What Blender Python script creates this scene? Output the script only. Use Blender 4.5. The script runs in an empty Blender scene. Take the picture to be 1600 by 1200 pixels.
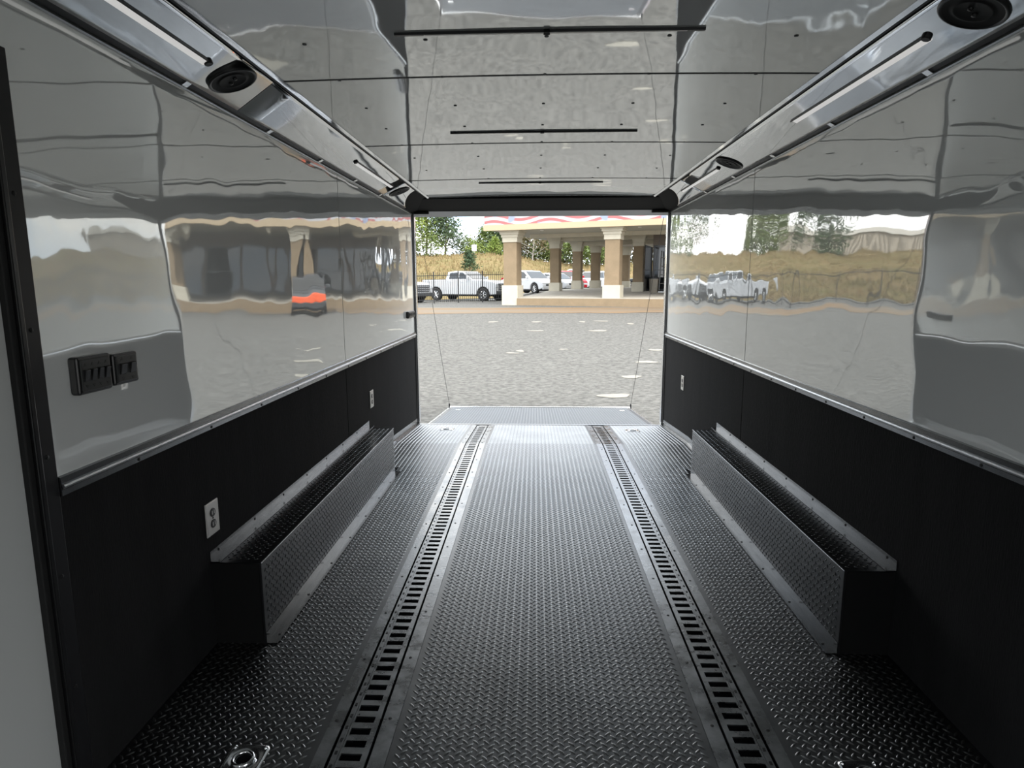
import bpy, math, random
import numpy as np
from mathutils import Matrix, Vector
random.seed(7)
S = bpy.context.scene
COL = S.collection

# ------------------------------------------------------------------ camera
cam = bpy.data.cameras.new('camera')
cam.sensor_fit = 'HORIZONTAL'; cam.sensor_width = 36.0
cam.lens = 979.1124 / 1600 * 36.0
cam.clip_start = 0.05; cam.clip_end = 600
camo = bpy.data.objects.new('camera', cam); COL.objects.link(camo)
_f = Vector((-0.03701533, 0.9866127, -0.15882457)); _r = Vector((0.99931143, 0.03695137, -0.00335684)); _u = Vector((-0.00255689, 0.15883947, 0.98730111))
m = Matrix.Identity(4)
for i in range(3):
    m[i][0] = _r[i]; m[i][1] = _u[i]; m[i][2] = -_f[i]
m.translation = Vector((0, 0, 1.3162))
camo.matrix_world = m
S.camera = camo

# ------------------------------------------------------------------ sky (bright overcast with thin blue gaps)
SKY = 3.3
w = bpy.data.worlds.new('sky'); S.world = w; w.use_nodes = True
nt = w.node_tree; nt.nodes.clear()
o = nt.nodes.new('ShaderNodeOutputWorld'); bg = nt.nodes.new('ShaderNodeBackground')
tc = nt.nodes.new('ShaderNodeTexCoord'); mp = nt.nodes.new('ShaderNodeMapping'); mp.inputs['Scale'].default_value = (1, 1, 2.6)
nz = nt.nodes.new('ShaderNodeTexNoise'); nz.inputs['Scale'].default_value = 3.2; nz.inputs['Detail'].default_value = 5
cr = nt.nodes.new('ShaderNodeValToRGB')
cr.color_ramp.elements[0].position = 0.36; cr.color_ramp.elements[0].color = (0.50, 0.62, 0.76, 1)
cr.color_ramp.elements[1].position = 0.58; cr.color_ramp.elements[1].color = (1.0, 0.985, 0.95, 1)
bg.inputs['Strength'].default_value = SKY
nt.links.new(tc.outputs['Generated'], mp.inputs['Vector']); nt.links.new(mp.outputs['Vector'], nz.inputs['Vector'])
nt.links.new(nz.outputs['Fac'], cr.inputs['Fac']); nt.links.new(cr.outputs['Color'], bg.inputs['Color']); nt.links.new(bg.outputs['Background'], o.inputs['Surface'])

# soft sun behind the cloud layer (from high over the front of the trailer)
sun = bpy.data.lights.new('sun', 'SUN'); sun.energy = 2.6; sun.angle = math.radians(35); sun.color = (1, 0.96, 0.9)
suno = bpy.data.objects.new('sun', sun); COL.objects.link(suno); suno.rotation_euler = (math.radians(38), math.radians(14), 0)

# daylight portals at the rear opening and the two added side openings (they emit nothing, they only guide sampling of the sky)
def portal(name, loc, rot, sx, sy):
    l = bpy.data.lights.new(name, 'AREA'); l.shape = 'RECTANGLE'; l.size = sx; l.size_y = sy; l.cycles.is_portal = True
    ob = bpy.data.objects.new(name, l); COL.objects.link(ob); ob.location = loc; ob.rotation_euler = rot
S.view_settings.view_transform = 'Standard'; S.view_settings.look = 'None'
S.view_settings.exposure = 0.4; S.view_settings.gamma = 1.0; S.view_settings.use_curve_mapping = False
S.cycles.use_denoising = True
S.cycles.max_bounces = 14; S.cycles.diffuse_bounces = 7; S.cycles.glossy_bounces = 8
S.cycles.sample_clamp_indirect = 6.0

# ------------------------------------------------------------------ materials
def mat(name, col, rough=0.5, metal=0.0, spec=0.5, ior=1.5, var=0.0, vscale=6.0, bump=0.0, bscale=60.0, bdetail=3.0, stretch=(1, 1, 1), col2=None, emit=None, rvar=0.0):
    M = bpy.data.materials.new(name); M.use_nodes = True
    n = M.node_tree.nodes; k = M.node_tree.links; b = n['Principled BSDF']
    b.inputs['Base Color'].default_value = (*col, 1); b.inputs['Roughness'].default_value = rough; b.inputs['Metallic'].default_value = metal
    b.inputs['Specular IOR Level'].default_value = spec; b.inputs['IOR'].default_value = ior
    t = n.new('ShaderNodeTexCoord'); p = n.new('ShaderNodeMapping'); p.inputs['Scale'].default_value = stretch; k.new(t.outputs['Object'], p.inputs['Vector'])
    if var > 0 or col2 is not None:
        z = n.new('ShaderNodeTexNoise'); z.inputs['Scale'].default_value = vscale; z.inputs['Detail'].default_value = 6; z.inputs['Roughness'].default_value = 0.62; k.new(p.outputs['Vector'], z.inputs['Vector'])
        r = n.new('ShaderNodeValToRGB'); c2 = col2 if col2 is not None else tuple(min(1, c * (1 + var)) for c in col); c1 = col if col2 is not None else tuple(c * (1 - var) for c in col)
        r.color_ramp.elements[0].position = 0.35; r.color_ramp.elements[1].position = 0.65
        r.color_ramp.elements[0].color = (*c1, 1); r.color_ramp.elements[1].color = (*c2, 1)
        k.new(z.outputs['Fac'], r.inputs['Fac']); k.new(r.outputs['Color'], b.inputs['Base Color'])
        if rvar > 0:
            q = n.new('ShaderNodeMapRange'); q.inputs['From Min'].default_value = 0.3; q.inputs['From Max'].default_value = 0.7
            q.inputs['To Min'].default_value = max(0, rough - rvar); q.inputs['To Max'].default_value = rough + rvar
            k.new(z.outputs['Fac'], q.inputs['Value']); k.new(q.outputs['Result'], b.inputs['Roughness'])
    if bump > 0:
        z2 = n.new('ShaderNodeTexNoise'); z2.inputs['Scale'].default_value = bscale; z2.inputs['Detail'].default_value = bdetail; k.new(p.outputs['Vector'], z2.inputs['Vector'])
        u = n.new('ShaderNodeBump'); u.inputs['Strength'].default_value = 1.0; u.inputs['Distance'].default_value = bump
        k.new(z2.outputs['Fac'], u.inputs['Height']); k.new(u.outputs['Normal'], b.inputs['Normal'])
    if emit: b.inputs['Emission Color'].default_value = (*emit[0], 1); b.inputs['Emission Strength'].default_value = emit[1]
    return M

M = {}
M['panel'] = mat('gloss_white_panel', (0.80, 0.815, 0.80), rough=0.022, metal=0.30, spec=0.5, ior=1.9, bump=0.0055, bscale=2.4, bdetail=1.6, stretch=(1, 1.0, 0.9))
M['ceil'] = mat('gloss_white_ceiling', (0.78, 0.79, 0.78), rough=0.03, metal=0.46, spec=0.5, ior=1.8, bump=0.0030, bscale=2.4, bdetail=1.0)
M['mirror'] = mat('polished_stainless', (0.72, 0.735, 0.75), rough=0.05, metal=1.0, bump=0.0035, bscale=2.2, bdetail=1.0)
M['backing'] = mat('seam_black', (0.01, 0.01, 0.011), rough=0.7)
M['carpet'] = mat('black_wall_carpet', (0.0065, 0.0065, 0.0068), rough=0.92, spec=0.25, var=0.25, vscale=9, bump=0.002, bscale=220, stretch=(1, 1, 0.15))
M['black'] = mat('black_satin_paint', (0.008, 0.008, 0.009), rough=0.42, spec=0.4)
M['blackm'] = mat('black_matte', (0.006, 0.006, 0.006), rough=0.8, spec=0.2)
M['rubber'] = mat('black_rubber', (0.012, 0.012, 0.012), rough=0.6, spec=0.3)
M['alu'] = mat('brushed_aluminium', (0.50, 0.51, 0.52), rough=0.33, metal=1.0, var=0.12, vscale=14, stretch=(8, 1, 8), bump=0.0004, bscale=90)
M['alub'] = mat('bright_aluminium', (0.88, 0.89, 0.90), rough=0.2, metal=1.0, var=0.06, vscale=9)
M['steel'] = mat('worn_dark_steel', (0.20, 0.205, 0.21), rough=0.30, metal=1.0, var=0.30, vscale=11, rvar=0.12, bump=0.0006, bscale=70)
M['lug'] = mat('highlight_lugs', (0.37, 0.375, 0.38), rough=0.28, metal=1.0, var=0.1, vscale=3)  # lighter than the plate: lug highlights put into the colour
M['lugbox'] = mat('highlight_box_lugs', (0.22, 0.225, 0.23), rough=0.26, metal=1.0)  # glints on the box lugs painted in as a lighter metal
M['angle'] = mat('satin_angle_metal', (0.165, 0.168, 0.17), rough=0.22, metal=1.0, var=0.14, vscale=12, stretch=(8, 1, 8))
M['rail'] = mat('satin_rail_metal', (0.20, 0.205, 0.21), rough=0.25, metal=1.0, var=0.1, vscale=9)
M['plate'] = mat('dark_tread_plate', (0.128, 0.131, 0.133), rough=0.37, metal=1.0, var=0.16, vscale=3, rvar=0.05)
M['rampplate'] = mat('darkened_ramp_plate', (0.085, 0.087, 0.09), rough=0.42, metal=1.0, var=0.2, vscale=3)  # base darkened so the sky's reflection doesn't clip on the ramp
M['ramplug'] = mat('highlight_ramp_lugs', (0.17, 0.175, 0.18), rough=0.34, metal=1.0)  # ramp lug highlights set as a lighter tone than the deck
M['platebox'] = mat('dark_tread_box', (0.08, 0.082, 0.084), rough=0.28, metal=1.0, var=0.15, vscale=4)
M['pit'] = mat('track_channel_dark', (0.004, 0.004, 0.006), rough=0.9, spec=0.1)
M['screw'] = mat('dark_screw', (0.03, 0.03, 0.03), rough=0.4, metal=0.6)
M['chrome'] = mat('zinc_plated_pan', (0.80, 0.81, 0.82), rough=0.13, metal=1.0)
M['diff'] = mat('frosted_lens', (0.62, 0.62, 0.60), rough=0.35)
M['glow'] = mat('led_lens_glow', (0.62, 0.62, 0.60), rough=0.35, emit=((1.0, 0.985, 0.96), 0.36))  # faint glow added to brighten the strip lenses
M['bplastic'] = mat('black_plastic', (0.006, 0.006, 0.0065), rough=0.3, spec=0.5)
M['gplastic'] = mat('grey_switch_plate', (0.026, 0.027, 0.027), rough=0.28, spec=0.5)
M['ssplate'] = mat('satin_outlet_plate', (0.62, 0.60, 0.57), rough=0.38, metal=0.55)
M['door'] = mat('white_door_skin', (0.44, 0.45, 0.44), rough=0.3, spec=0.4)
M['asphalt'] = mat('asphalt', (0.122, 0.118, 0.108), rough=0.9, spec=0.2, var=0.34, vscale=11, bump=0.03, bscale=26, bdetail=6)
M['dirt'] = mat('orange_dirt', (0.20, 0.125, 0.065), rough=0.95, spec=0.1, var=0.3, vscale=0.8, col2=(0.165, 0.15, 0.125), stretch=(0.22, 1.3, 1))
M['grass'] = mat('dry_grass', (0.25, 0.18, 0.095), rough=1.0, spec=0.05, vscale=0.33, col2=(0.18, 0.155, 0.07), bump=0.3, bscale=5, bdetail=8)
M['blade'] = mat('grass_blades', (0.25, 0.18, 0.095), rough=0.9, spec=0.1, vscale=0.4, col2=(0.19, 0.16, 0.075))
M['water'] = mat('puddle_water', (0.10, 0.095, 0.085), rough=0.04, spec=0.6, ior=1.33)
M['pale'] = mat('pale_ground_patch', (0.25, 0.235, 0.20), rough=0.8, spec=0.2, var=0.12, vscale=9)  # pale tone, lighter than the asphalt
M['conc'] = mat('concrete', (0.36, 0.33, 0.28), rough=0.85, var=0.08, vscale=1.5)
M['tan'] = mat('tan_stucco', (0.24, 0.18, 0.115), rough=0.9, spec=0.2, var=0.08, vscale=2, bump=0.004, bscale=30)
M['cream'] = mat('cream_stucco', (0.50, 0.46, 0.37), rough=0.85, spec=0.2, var=0.06, vscale=2)
M['fasc'] = mat('tan_fascia', (0.43, 0.335, 0.22), rough=0.8)
M['soffit'] = mat('soffit_paint', (0.42, 0.41, 0.36), rough=0.9)
M['store'] = mat('storefront_wall', (0.17, 0.14, 0.115), rough=0.8, var=0.12, vscale=0.7)
M['darkglass'] = mat('dark_glass', (0.012, 0.014, 0.016), rough=0.04, spec=0.6)
M['iron'] = mat('black_iron', (0.012, 0.012, 0.013), rough=0.5)
M['wpaint'] = mat('white_car_paint', (0.48, 0.49, 0.505), rough=0.18, spec=0.5)
M['rpaint'] = mat('red_car_paint', (0.42, 0.02, 0.03), rough=0.2)
M['gpaint'] = mat('charcoal_car_paint', (0.05, 0.052, 0.055), rough=0.2)
M['opaint'] = mat('orange_red_paint', (0.85, 0.12, 0.03), rough=0.3)
M['tyre'] = mat('tyre_rubber', (0.012, 0.012, 0.012), rough=0.8)
M['rim'] = mat('alloy_rim', (0.55, 0.56, 0.57), rough=0.25, metal=0.9)
M['lamp'] = mat('lamp_lens', (0.55, 0.57, 0.60), rough=0.1)
M['rlamp'] = mat('tail_lens', (0.35, 0.01, 0.01), rough=0.15)
M['leaf'] = mat('leaf_green', (0.075, 0.115, 0.032), rough=0.7, spec=0.2, vscale=0.8, col2=(0.155, 0.185, 0.06))
M['leafd'] = mat('leaf_dark', (0.045, 0.075, 0.04), rough=0.75, spec=0.2, vscale=0.8, col2=(0.10, 0.135, 0.065))
M['leafy'] = mat('leaf_bright', (0.14, 0.20, 0.04), rough=0.7, spec=0.2, vscale=0.8, col2=(0.22, 0.26, 0.07))
M['leafb'] = mat('leaf_brown', (0.17, 0.125, 0.075), rough=0.8, spec=0.1, vscale=0.8, col2=(0.12, 0.12, 0.06))
M['bark'] = mat('bark', (0.10, 0.08, 0.06), rough=0.9)
M['barkp'] = mat('pale_bark', (0.36, 0.33, 0.29), rough=0.9)
M['ribdark'] = mat('brown_tan_siding', (0.22, 0.19, 0.15), rough=0.6)
M['ribbed'] = mat('tan_metal_siding', (0.42, 0.37, 0.30), rough=0.6)
M['sign'] = mat('white_sign', (0.8, 0.8, 0.8), rough=0.6)

def mural_material():
    X = bpy.data.materials.new('flag_mural'); X.use_nodes = True; n = X.node_tree.nodes; k = X.node_tree.links; b = n['Principled BSDF']; b.inputs['Roughness'].default_value = 0.7
    t = n.new('ShaderNodeTexCoord'); s = n.new('ShaderNodeSeparateXYZ'); k.new(t.outputs['Object'], s.inputs[0])
    def math_(op, a, bb=None):
        q = n.new('ShaderNodeMath'); q.operation = op
        for i, v in enumerate((a, bb)):
            if v is None: continue
            if isinstance(v, (int, float)): q.inputs[i].default_value = v
            else: k.new(v, q.inputs[i])
        return q.outputs[0]
    wv = math_('MULTIPLY', math_('SINE', math_('MULTIPLY', s.outputs['X'], 2.1)), 0.13)
    ph = math_('SINE', math_('MULTIPLY', math_('ADD', s.outputs['Z'], wv), 21.0))
    r = n.new('ShaderNodeValToRGB'); r.color_ramp.elements[0].position = 0.52; r.color_ramp.elements[0].color = (0.40, 0.40, 0.42, 1); r.color_ramp.elements[1].position = 0.60; r.color_ramp.elements[1].color = (0.34, 0.12, 0.12, 1)
    k.new(math_('ADD', math_('MULTIPLY', ph, 0.5), 0.5), r.inputs['Fac'])
    v = n.new('ShaderNodeTexNoise'); v.inputs['Scale'].default_value = 1.1; v.inputs['Detail'].default_value = 1; k.new(t.outputs['Object'], v.inputs['Vector'])
    mx = n.new('ShaderNodeMix'); mx.data_type = 'RGBA'
    rr = n.new('ShaderNodeValToRGB'); rr.color_ramp.elements[0].position = 0.60; rr.color_ramp.elements[1].position = 0.66; k.new(v.outputs['Fac'], rr.inputs['Fac'])
    k.new(rr.outputs['Color'], mx.inputs['Factor']); k.new(r.outputs['Color'], mx.inputs[6]); mx.inputs[7].default_value = (0.24, 0.28, 0.38, 1); k.new(mx.outputs[2], b.inputs['Base Color'])
    return X
M['mural'] = mural_material()

# ------------------------------------------------------------------ helpers
class MB:
    def __init__(s): s.v = []; s.f = []
    def quad(s, a, b, c, d): n = len(s.v); s.v += [a, b, c, d]; s.f.append((n, n + 1, n + 2, n + 3)); return s
    def box(s, x0, x1, y0, y1, z0, z1):
        n = len(s.v)
        s.v += [(x0, y0, z0), (x1, y0, z0), (x1, y1, z0), (x0, y1, z0), (x0, y0, z1), (x1, y0, z1), (x1, y1, z1), (x0, y1, z1)]
        s.f += [tuple(n + i for i in q) for q in ((0, 3, 2, 1), (4, 5, 6, 7), (0, 1, 5, 4), (1, 2, 6, 5), (2, 3, 7, 6), (3, 0, 4, 7))]
        return s
    def hexa(s, p):  # 8 corner points, bottom ring then top ring
        n = len(s.v); s.v += [tuple(q) for q in p]
        s.f += [tuple(n + i for i in q) for q in ((0, 3, 2, 1), (4, 5, 6, 7), (0, 1, 5, 4), (1, 2, 6, 5), (2, 3, 7, 6), (3, 0, 4, 7))]
        return s
    def prism(s, poly, fn0, fn1):  # polygon swept from fn0(p) to fn1(p)
        n = len(s.v); k = len(poly)
        s.v += [fn0(p) for p in poly] + [fn1(p) for p in poly]
        s.f.append(tuple(n + i for i in range(k))[::-1]); s.f.append(tuple(n + k + i for i in range(k)))
        for i in range(k):
            j = (i + 1) % k; s.f.append((n + i, n + j, n + k + j, n + k + i))
        return s
    def tube(s, a, b, r0, r1=None, seg=8, cap=True):
        a = Vector(a); b = Vector(b); r1 = r0 if r1 is None else r1
        d = (b - a).normalized(); x = d.orthogonal().normalized(); y = d.cross(x); n = len(s.v)
        for c, r in ((a, r0), (b, r1)):
            for i in range(seg):
                t = 2 * math.pi * i / seg; s.v.append(tuple(c + x * (r * math.cos(t)) + y * (r * math.sin(t))))
        for i in range(seg):
            j = (i + 1) % seg; s.f.append((n + i, n + j, n + seg + j, n + seg + i))
        if cap: s.f.append(tuple(n + i for i in range(seg))[::-1]); s.f.append(tuple(n + seg + i for i in range(seg)))
        return s
    def lathe(s, prof, seg=32, fr=None):  # profile of (r, h); fr = (origin, x, y, axis)
        O, X, Y, A = fr if fr else (Vector((0, 0, 0)), Vector((1, 0, 0)), Vector((0, 1, 0)), Vector((0, 0, 1)))
        n = len(s.v)
        for r, h in prof:
            for i in range(seg):
                t = 2 * math.pi * i / seg; s.v.append(tuple(O + X * (r * math.cos(t)) + Y * (r * math.sin(t)) + A * h))
        for q in range(len(prof) - 1):
            for i in range(seg):
                j = (i + 1) % seg; s.f.append((n + q * seg + i, n + q * seg + j, n + (q + 1) * seg + j, n + (q + 1) * seg + i))
        return s
    def torus(s, c, X, Y, R, r, seg=28, ss=8):
        A = X.cross(Y); n = len(s.v)
        for i in range(seg):
            t = 2 * math.pi * i / seg; d = X * math.cos(t) + Y * math.sin(t)
            for q in range(ss):
                p = 2 * math.pi * q / ss; s.v.append(tuple(c + d * (R + r * math.cos(p)) + A * (r * math.sin(p))))
        for i in range(seg):
            for q in range(ss):
                i2 = (i + 1) % seg; q2 = (q + 1) % ss
                s.f.append((n + i * ss + q, n + i2 * ss + q, n + i2 * ss + q2, n + i * ss + q2))
        return s
    def build(s, name, m, parent=None, smooth=False, bevel=0.0, seg=2, kind=None, origin=None):
        me = bpy.data.meshes.new(name)
        v = s.v
        if origin is not None: v = [(a - origin[0], b - origin[1], c - origin[2]) for a, b, c in v]
        me.from_pydata(v, [], s.f); me.materials.append(m if not isinstance(m, str) else M[m]); me.update()
        ob = bpy.data.objects.new(name, me); COL.objects.link(ob)
        if origin is not None: ob.location = origin
        if smooth: me.polygons.foreach_set('use_smooth', [True] * len(me.polygons))
        if bevel > 0:
            b = ob.modifiers.new('bevel', 'BEVEL'); b.width = bevel; b.segments = seg; b.limit_method = 'ANGLE'; b.angle_limit = math.radians(35)
        if parent is not None: ob.parent = parent
        if kind: ob['kind'] = kind
        return ob

def thing(name, label, cat, loc=(0, 0, 0), rz=0.0, group=None):
    e = bpy.data.objects.new(name, None); COL.objects.link(e); e.location = loc; e.rotation_euler = (0, 0, rz); e.empty_display_size = 0.1
    return tag(e, label, cat, group)
def tag(ob, label, cat, group=None):
    ob['label'] = label; ob['category'] = cat
    if group: ob['group'] = group
    return ob
def struct(ob): ob['kind'] = 'structure'; return ob
def empty_struct(name):
    e = bpy.data.objects.new(name, None); COL.objects.link(e); e['kind'] = 'structure'; return e
def share(ob, name, parent, loc):
    c = bpy.data.objects.new(name, ob.data); COL.objects.link(c); c.parent = parent; c.location = loc; return c

# ------------------------------------------------------------------ dimensions of the trailer
L, R = -1.178, 1.262          # inner wall faces
YF, D = -1.95, 6.12           # front bulkhead (behind the camera) and rear sill
ZR = 0.846                    # bottom of the white wall panels
ZC0, ZC1, CI = 1.9646, 2.0553, 0.2434   # cornice: foot at the wall, top at the ceiling, inset
YC = 5.65                     # rear end of the ceiling
YT = 5.06                     # floor breaks into the dovetail here
def fz(y): return 0.0 if y < YT else -(y - YT) * 0.0765

# ------------------------------------------------------------------ shell: walls
def side_wall(side):
    x = L if side < 0 else R; sg = 1 if side < 0 else -1         # sg points into the room
    nm = 'wall_left' if side < 0 else 'wall_right'
    b = MB()
    xo = x - sg * 0.07; xi = x - sg * 0.004
    xa, xb = min(xo, xi), max(xo, xi)
    holes = [(-1.85, -0.15), (0.52, 1.36)] if side < 0 else [(-1.85, 0.25)]     # entry door on the left; the others are unseen openings added for fill daylight
    y = YF
    for h0, h1 in holes:
        b.box(xa, xb, y, h0, -0.12, 2.12); b.box(xa, xb, h0, h1, 1.86, 2.12); y = h1
    b.box(xa, xb, y, D, -0.2, 2.12)
    wl = struct(b.build(nm, 'backing'))
    px0, px1 = sorted((x, x - sg * 0.0035))
    ys = [(YF, -1.88), (-0.12, 0.48), (1.40, 3.820), (3.828, 6.085)] if side < 0 else [(YF, -1.88), (0.28, 1.36), (1.364, 3.801), (3.809, 6.085)]
    for a, c in ys:
        MB().box(px0, px1, a, c, ZR - 0.02, ZC0 + 0.03).build('panel', 'panel', wl)
        MB().box(px0, px1, a, c, -0.1, ZR - 0.025).build('lower_panel', 'carpet', wl)
    if side < 0: MB().box(px0, px1, 0.48, 1.40, 1.84, ZC0 + 0.03).build('panel', 'panel', wl)
    MB().box(px0, px1, -1.88, -0.12 if side < 0 else 0.28, 1.86, ZC0 + 0.03).build('panel', 'panel', wl)
    # rail between white panels and black carpet
    y0 = 1.446 if side < 0 else 0.28
    prof = [(0, ZR + 0.002), (0.009, ZR), (0.010, ZR - 0.014), (0.017, ZR - 0.018), (0.019, ZR - 0.023), (0.017, ZR - 0.028), (0.010, ZR - 0.031), (0.009, ZR - 0.047), (0, ZR - 0.049)]
    prof = [(0, ZR + 0.002), (0.009, ZR), (0.010, ZR - 0.016), (0.012, ZR - 0.03), (0.010, ZR - 0.032), (0.009, ZR - 0.047), (0, ZR - 0.049)]
    rl = MB().prism([(x + sg * p, z) for p, z in prof], lambda p: (p[0], y0, p[1]), lambda p: (p[0], 6.085, p[1])).build('trim_1' if side < 0 else 'trim_2', 'rail')
    struct(rl)
    MB().prism([(x + sg * p, z) for p, z in ((0.009, ZR - 0.015), (0.016, ZR - 0.018), (0.018, ZR - 0.0225), (0.016, ZR - 0.027), (0.009, ZR - 0.03))], lambda p: (p[0], y0, p[1]), lambda p: (p[0], 6.085, p[1])).build('bead', 'alu', rl)
    sc = MB(); yy = 1.75
    while yy < 6.05:
        sc.lathe([(0.0055, 0), (0.005, 0.002), (0.0001, 0.0028)], 8, (Vector((x + sg * 0.0095, yy, ZR - 0.039)), Vector((0, 1, 0)), Vector((0, 0, 1)), Vector((sg, 0, 0)))); yy += 0.318 if side > 0 else 0.42
    sc.build('screws', 'screw', rl, kind='stuff')
    # bottom angle along the dovetail
    a = MB().prism([(x, 0.0), (x + sg * 0.004, 0.0), (x + sg * 0.004, -0.05), (x + sg * 0.028, -0.054), (x + sg * 0.028, -0.06), (x, -0.06)], lambda p: (p[0], 4.27, p[1] + 0.066), lambda p: (p[0], 5.06, p[1] + 0.066))
    a.prism([(x, 0.0), (x + sg * 0.004, 0.0), (x + sg * 0.004, -0.05), (x + sg * 0.028, -0.054), (x + sg * 0.028, -0.06), (x, -0.06)], lambda p: (p[0], 5.06, p[1] + 0.066), lambda p: (p[0], 6.09, p[1] + 0.066 + fz(6.09)))
    struct(a.build('baseboard_left' if side < 0 else 'baseboard_right', 'angle'))
    # rear jamb: rubber strip and aluminium post
    j = struct(MB().box(min(x - sg * 0.01, x + sg * 0.006), max(x - sg * 0.01, x + sg * 0.006), 6.085, 6.125, -0.1, 2.0).build('trim_5' if side < 0 else 'trim_6', 'rubber'))
    MB().box(min(x - sg * 0.06, x + sg * 0.018), max(x - sg * 0.06, x + sg * 0.018), 6.128, 6.19, -0.16, 2.03).build('door_post', 'alub', j, bevel=0.004)
    MB().box(min(x - sg * 0.0, x + sg * 0.02), max(x - sg * 0.0, x + sg * 0.02), 6.10, 6.126, -0.075, -0.05).build('sill_bracket', 'alub', j)
    return wl
wl = side_wall(-1); wr = side_wall(1)
portal('portal_rear', (0.042, 6.2, 0.93), (math.radians(-90), 0, 0), 2.44, 2.1)
portal('portal_added_right', (R + 0.08, -0.8, 0.93), (0, math.radians(90), 0), 1.86, 2.1)  # sky through the added right opening, out of view
portal('portal_added_left', (L - 0.08, -1.0, 0.93), (0, math.radians(-90), 0), 1.86, 1.7)  # sky through the added left opening, out of view

# front bulkhead
fb = MB().box(L - 0.07, R + 0.07, YF - 0.06, YF, -0.12, 2.12).build('wall_front', 'panel'); struct(fb)

# ------------------------------------------------------------------ ceiling
def cz(x):
    u = (x - 0.042) / 1.0
    return ZC1 + 0.010 * (1 - min(1, u * u)) - 0.001
cl = struct(MB().box(L - 0.07, R + 0.07, YF, D, 2.11, 2.16).build('ceiling', 'backing'))
seams = [YF, -1.0, 0.16, 1.30, 2.432, 3.548, 4.713, YC]
for a, b_ in zip(seams[:-1], seams[1:]):
    q = MB(); nx = 24; xs = [L + CI - 0.02 + (R - L - 2 * CI + 0.04) * i / nx for i in range(nx + 1)]
    for xx in xs:
        q.v += [(xx, a + 0.003, cz(xx)), (xx, b_ - 0.003, cz(xx)), (xx, a + 0.003, cz(xx) + 0.004), (xx, b_ - 0.003, cz(xx) + 0.004)]
    for i in range(nx):
        n = 4 * i; q.f += [(n, n + 1, n + 5, n + 4), (n + 2, n + 6, n + 7, n + 3), (n, n + 4, n + 6, n + 2), (n + 1, n + 3, n + 7, n + 5)]
    q.build('panel', 'ceil', cl)
for y in (2.432, 3.548, 4.713):     # thin batten that covers each joint
    q = MB(); xs = [L + CI + (R - L - 2 * CI) * i / 16 for i in range(17)]
    for xx in xs: q.v += [(xx, y - 0.004, cz(xx) - 0.002), (xx, y + 0.004, cz(xx) - 0.002), (xx, y - 0.004, cz(xx) + 0.003), (xx, y + 0.004, cz(xx) + 0.003)]
    for i in range(16):
        n = 4 * i; q.f += [(n, n + 1, n + 5, n + 4), (n, n + 4, n + 6, n + 2), (n + 1, n + 3, n + 7, n + 5)]
    q.build('batten', 'black', cl)
sc = MB()
for y in (1.70, 2.07, 2.425, 2.80, 3.16, 3.53, 3.885, 4.30, 4.69):
    for x in (-0.726, -0.343, 0.032, 0.408, 0.793):
        sc.lathe([(0.007, 0), (0.006, 0.0022), (0.0001, 0.003)], 8, (Vector((x, y + 0.02 * abs(x), cz(x) - 0.0003)), Vector((1, 0, 0)), Vector((0, 1, 0)), Vector((0, 0, -1))))
sc.build('screws', 'screw', cl, kind='stuff')

# header over the ramp door
hd = MB().prism([(YC - 0.006, 2.058), (YC, 2.046), (6.05, 2.002), (6.12, 1.992), (6.12, 2.11), (YC - 0.006, 2.11)], lambda p: (L, p[0], p[1]), lambda p: (R, p[0], p[1])).build('trim_7', 'blackm'); struct(hd)
MB().prism([(6.124, 1.994), (6.20, 1.951), (6.21, 1.951), (6.21, 2.05), (6.124, 2.05)], lambda p: (L, p[0], p[1]), lambda p: (R, p[0], p[1])).build('header_channel', 'sign', hd)  # white, underside slanted to catch light off the ground
for a, c in ((L + 0.02, L + 0.16), (R - 0.17, R - 0.02)):
    MB().box(a, c, 6.10, 6.135, 1.968, 1.991).build('rubber_stop', 'rubber', hd, bevel=0.004)

# ------------------------------------------------------------------ cornices of polished metal
def cov(side, t, y, off=0.0):
    x = L if side < 0 else R; sg = 1 if side < 0 else -1
    ln = math.hypot(CI, ZC1 - ZC0); nx, nz_ = (ZC1 - ZC0) / ln, -CI / ln     # normal into the room
    return Vector((x + sg * (CI * t + nx * off), y, ZC0 + (ZC1 - ZC0) * t + nz_ * off))
def covf(side, t, y, off=0.0):
    sg = 1 if side < 0 else -1; ln = math.hypot(CI, ZC1 - ZC0)
    A = Vector((sg * (ZC1 - ZC0) / ln, 0, -CI / ln)); X = Vector((sg * CI / ln, 0, (ZC1 - ZC0) / ln)); Y = Vector((0, 1, 0))
    return (cov(side, t, y, off), X, Y, A)
SPK = {-1: [(2.263, 0.54), (4.935, 0.55)], 1: [(1.80, 0.53), (3.885, 0.52)]}
LED = {-1: [(1.135, 2.09), (3.75, 4.70)], 1: [(1.985, 2.935), (4.07, 5.045)]}
JOINT = {-1: [2.455, 4.775], 1: [1.30, 4.76]}
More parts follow.
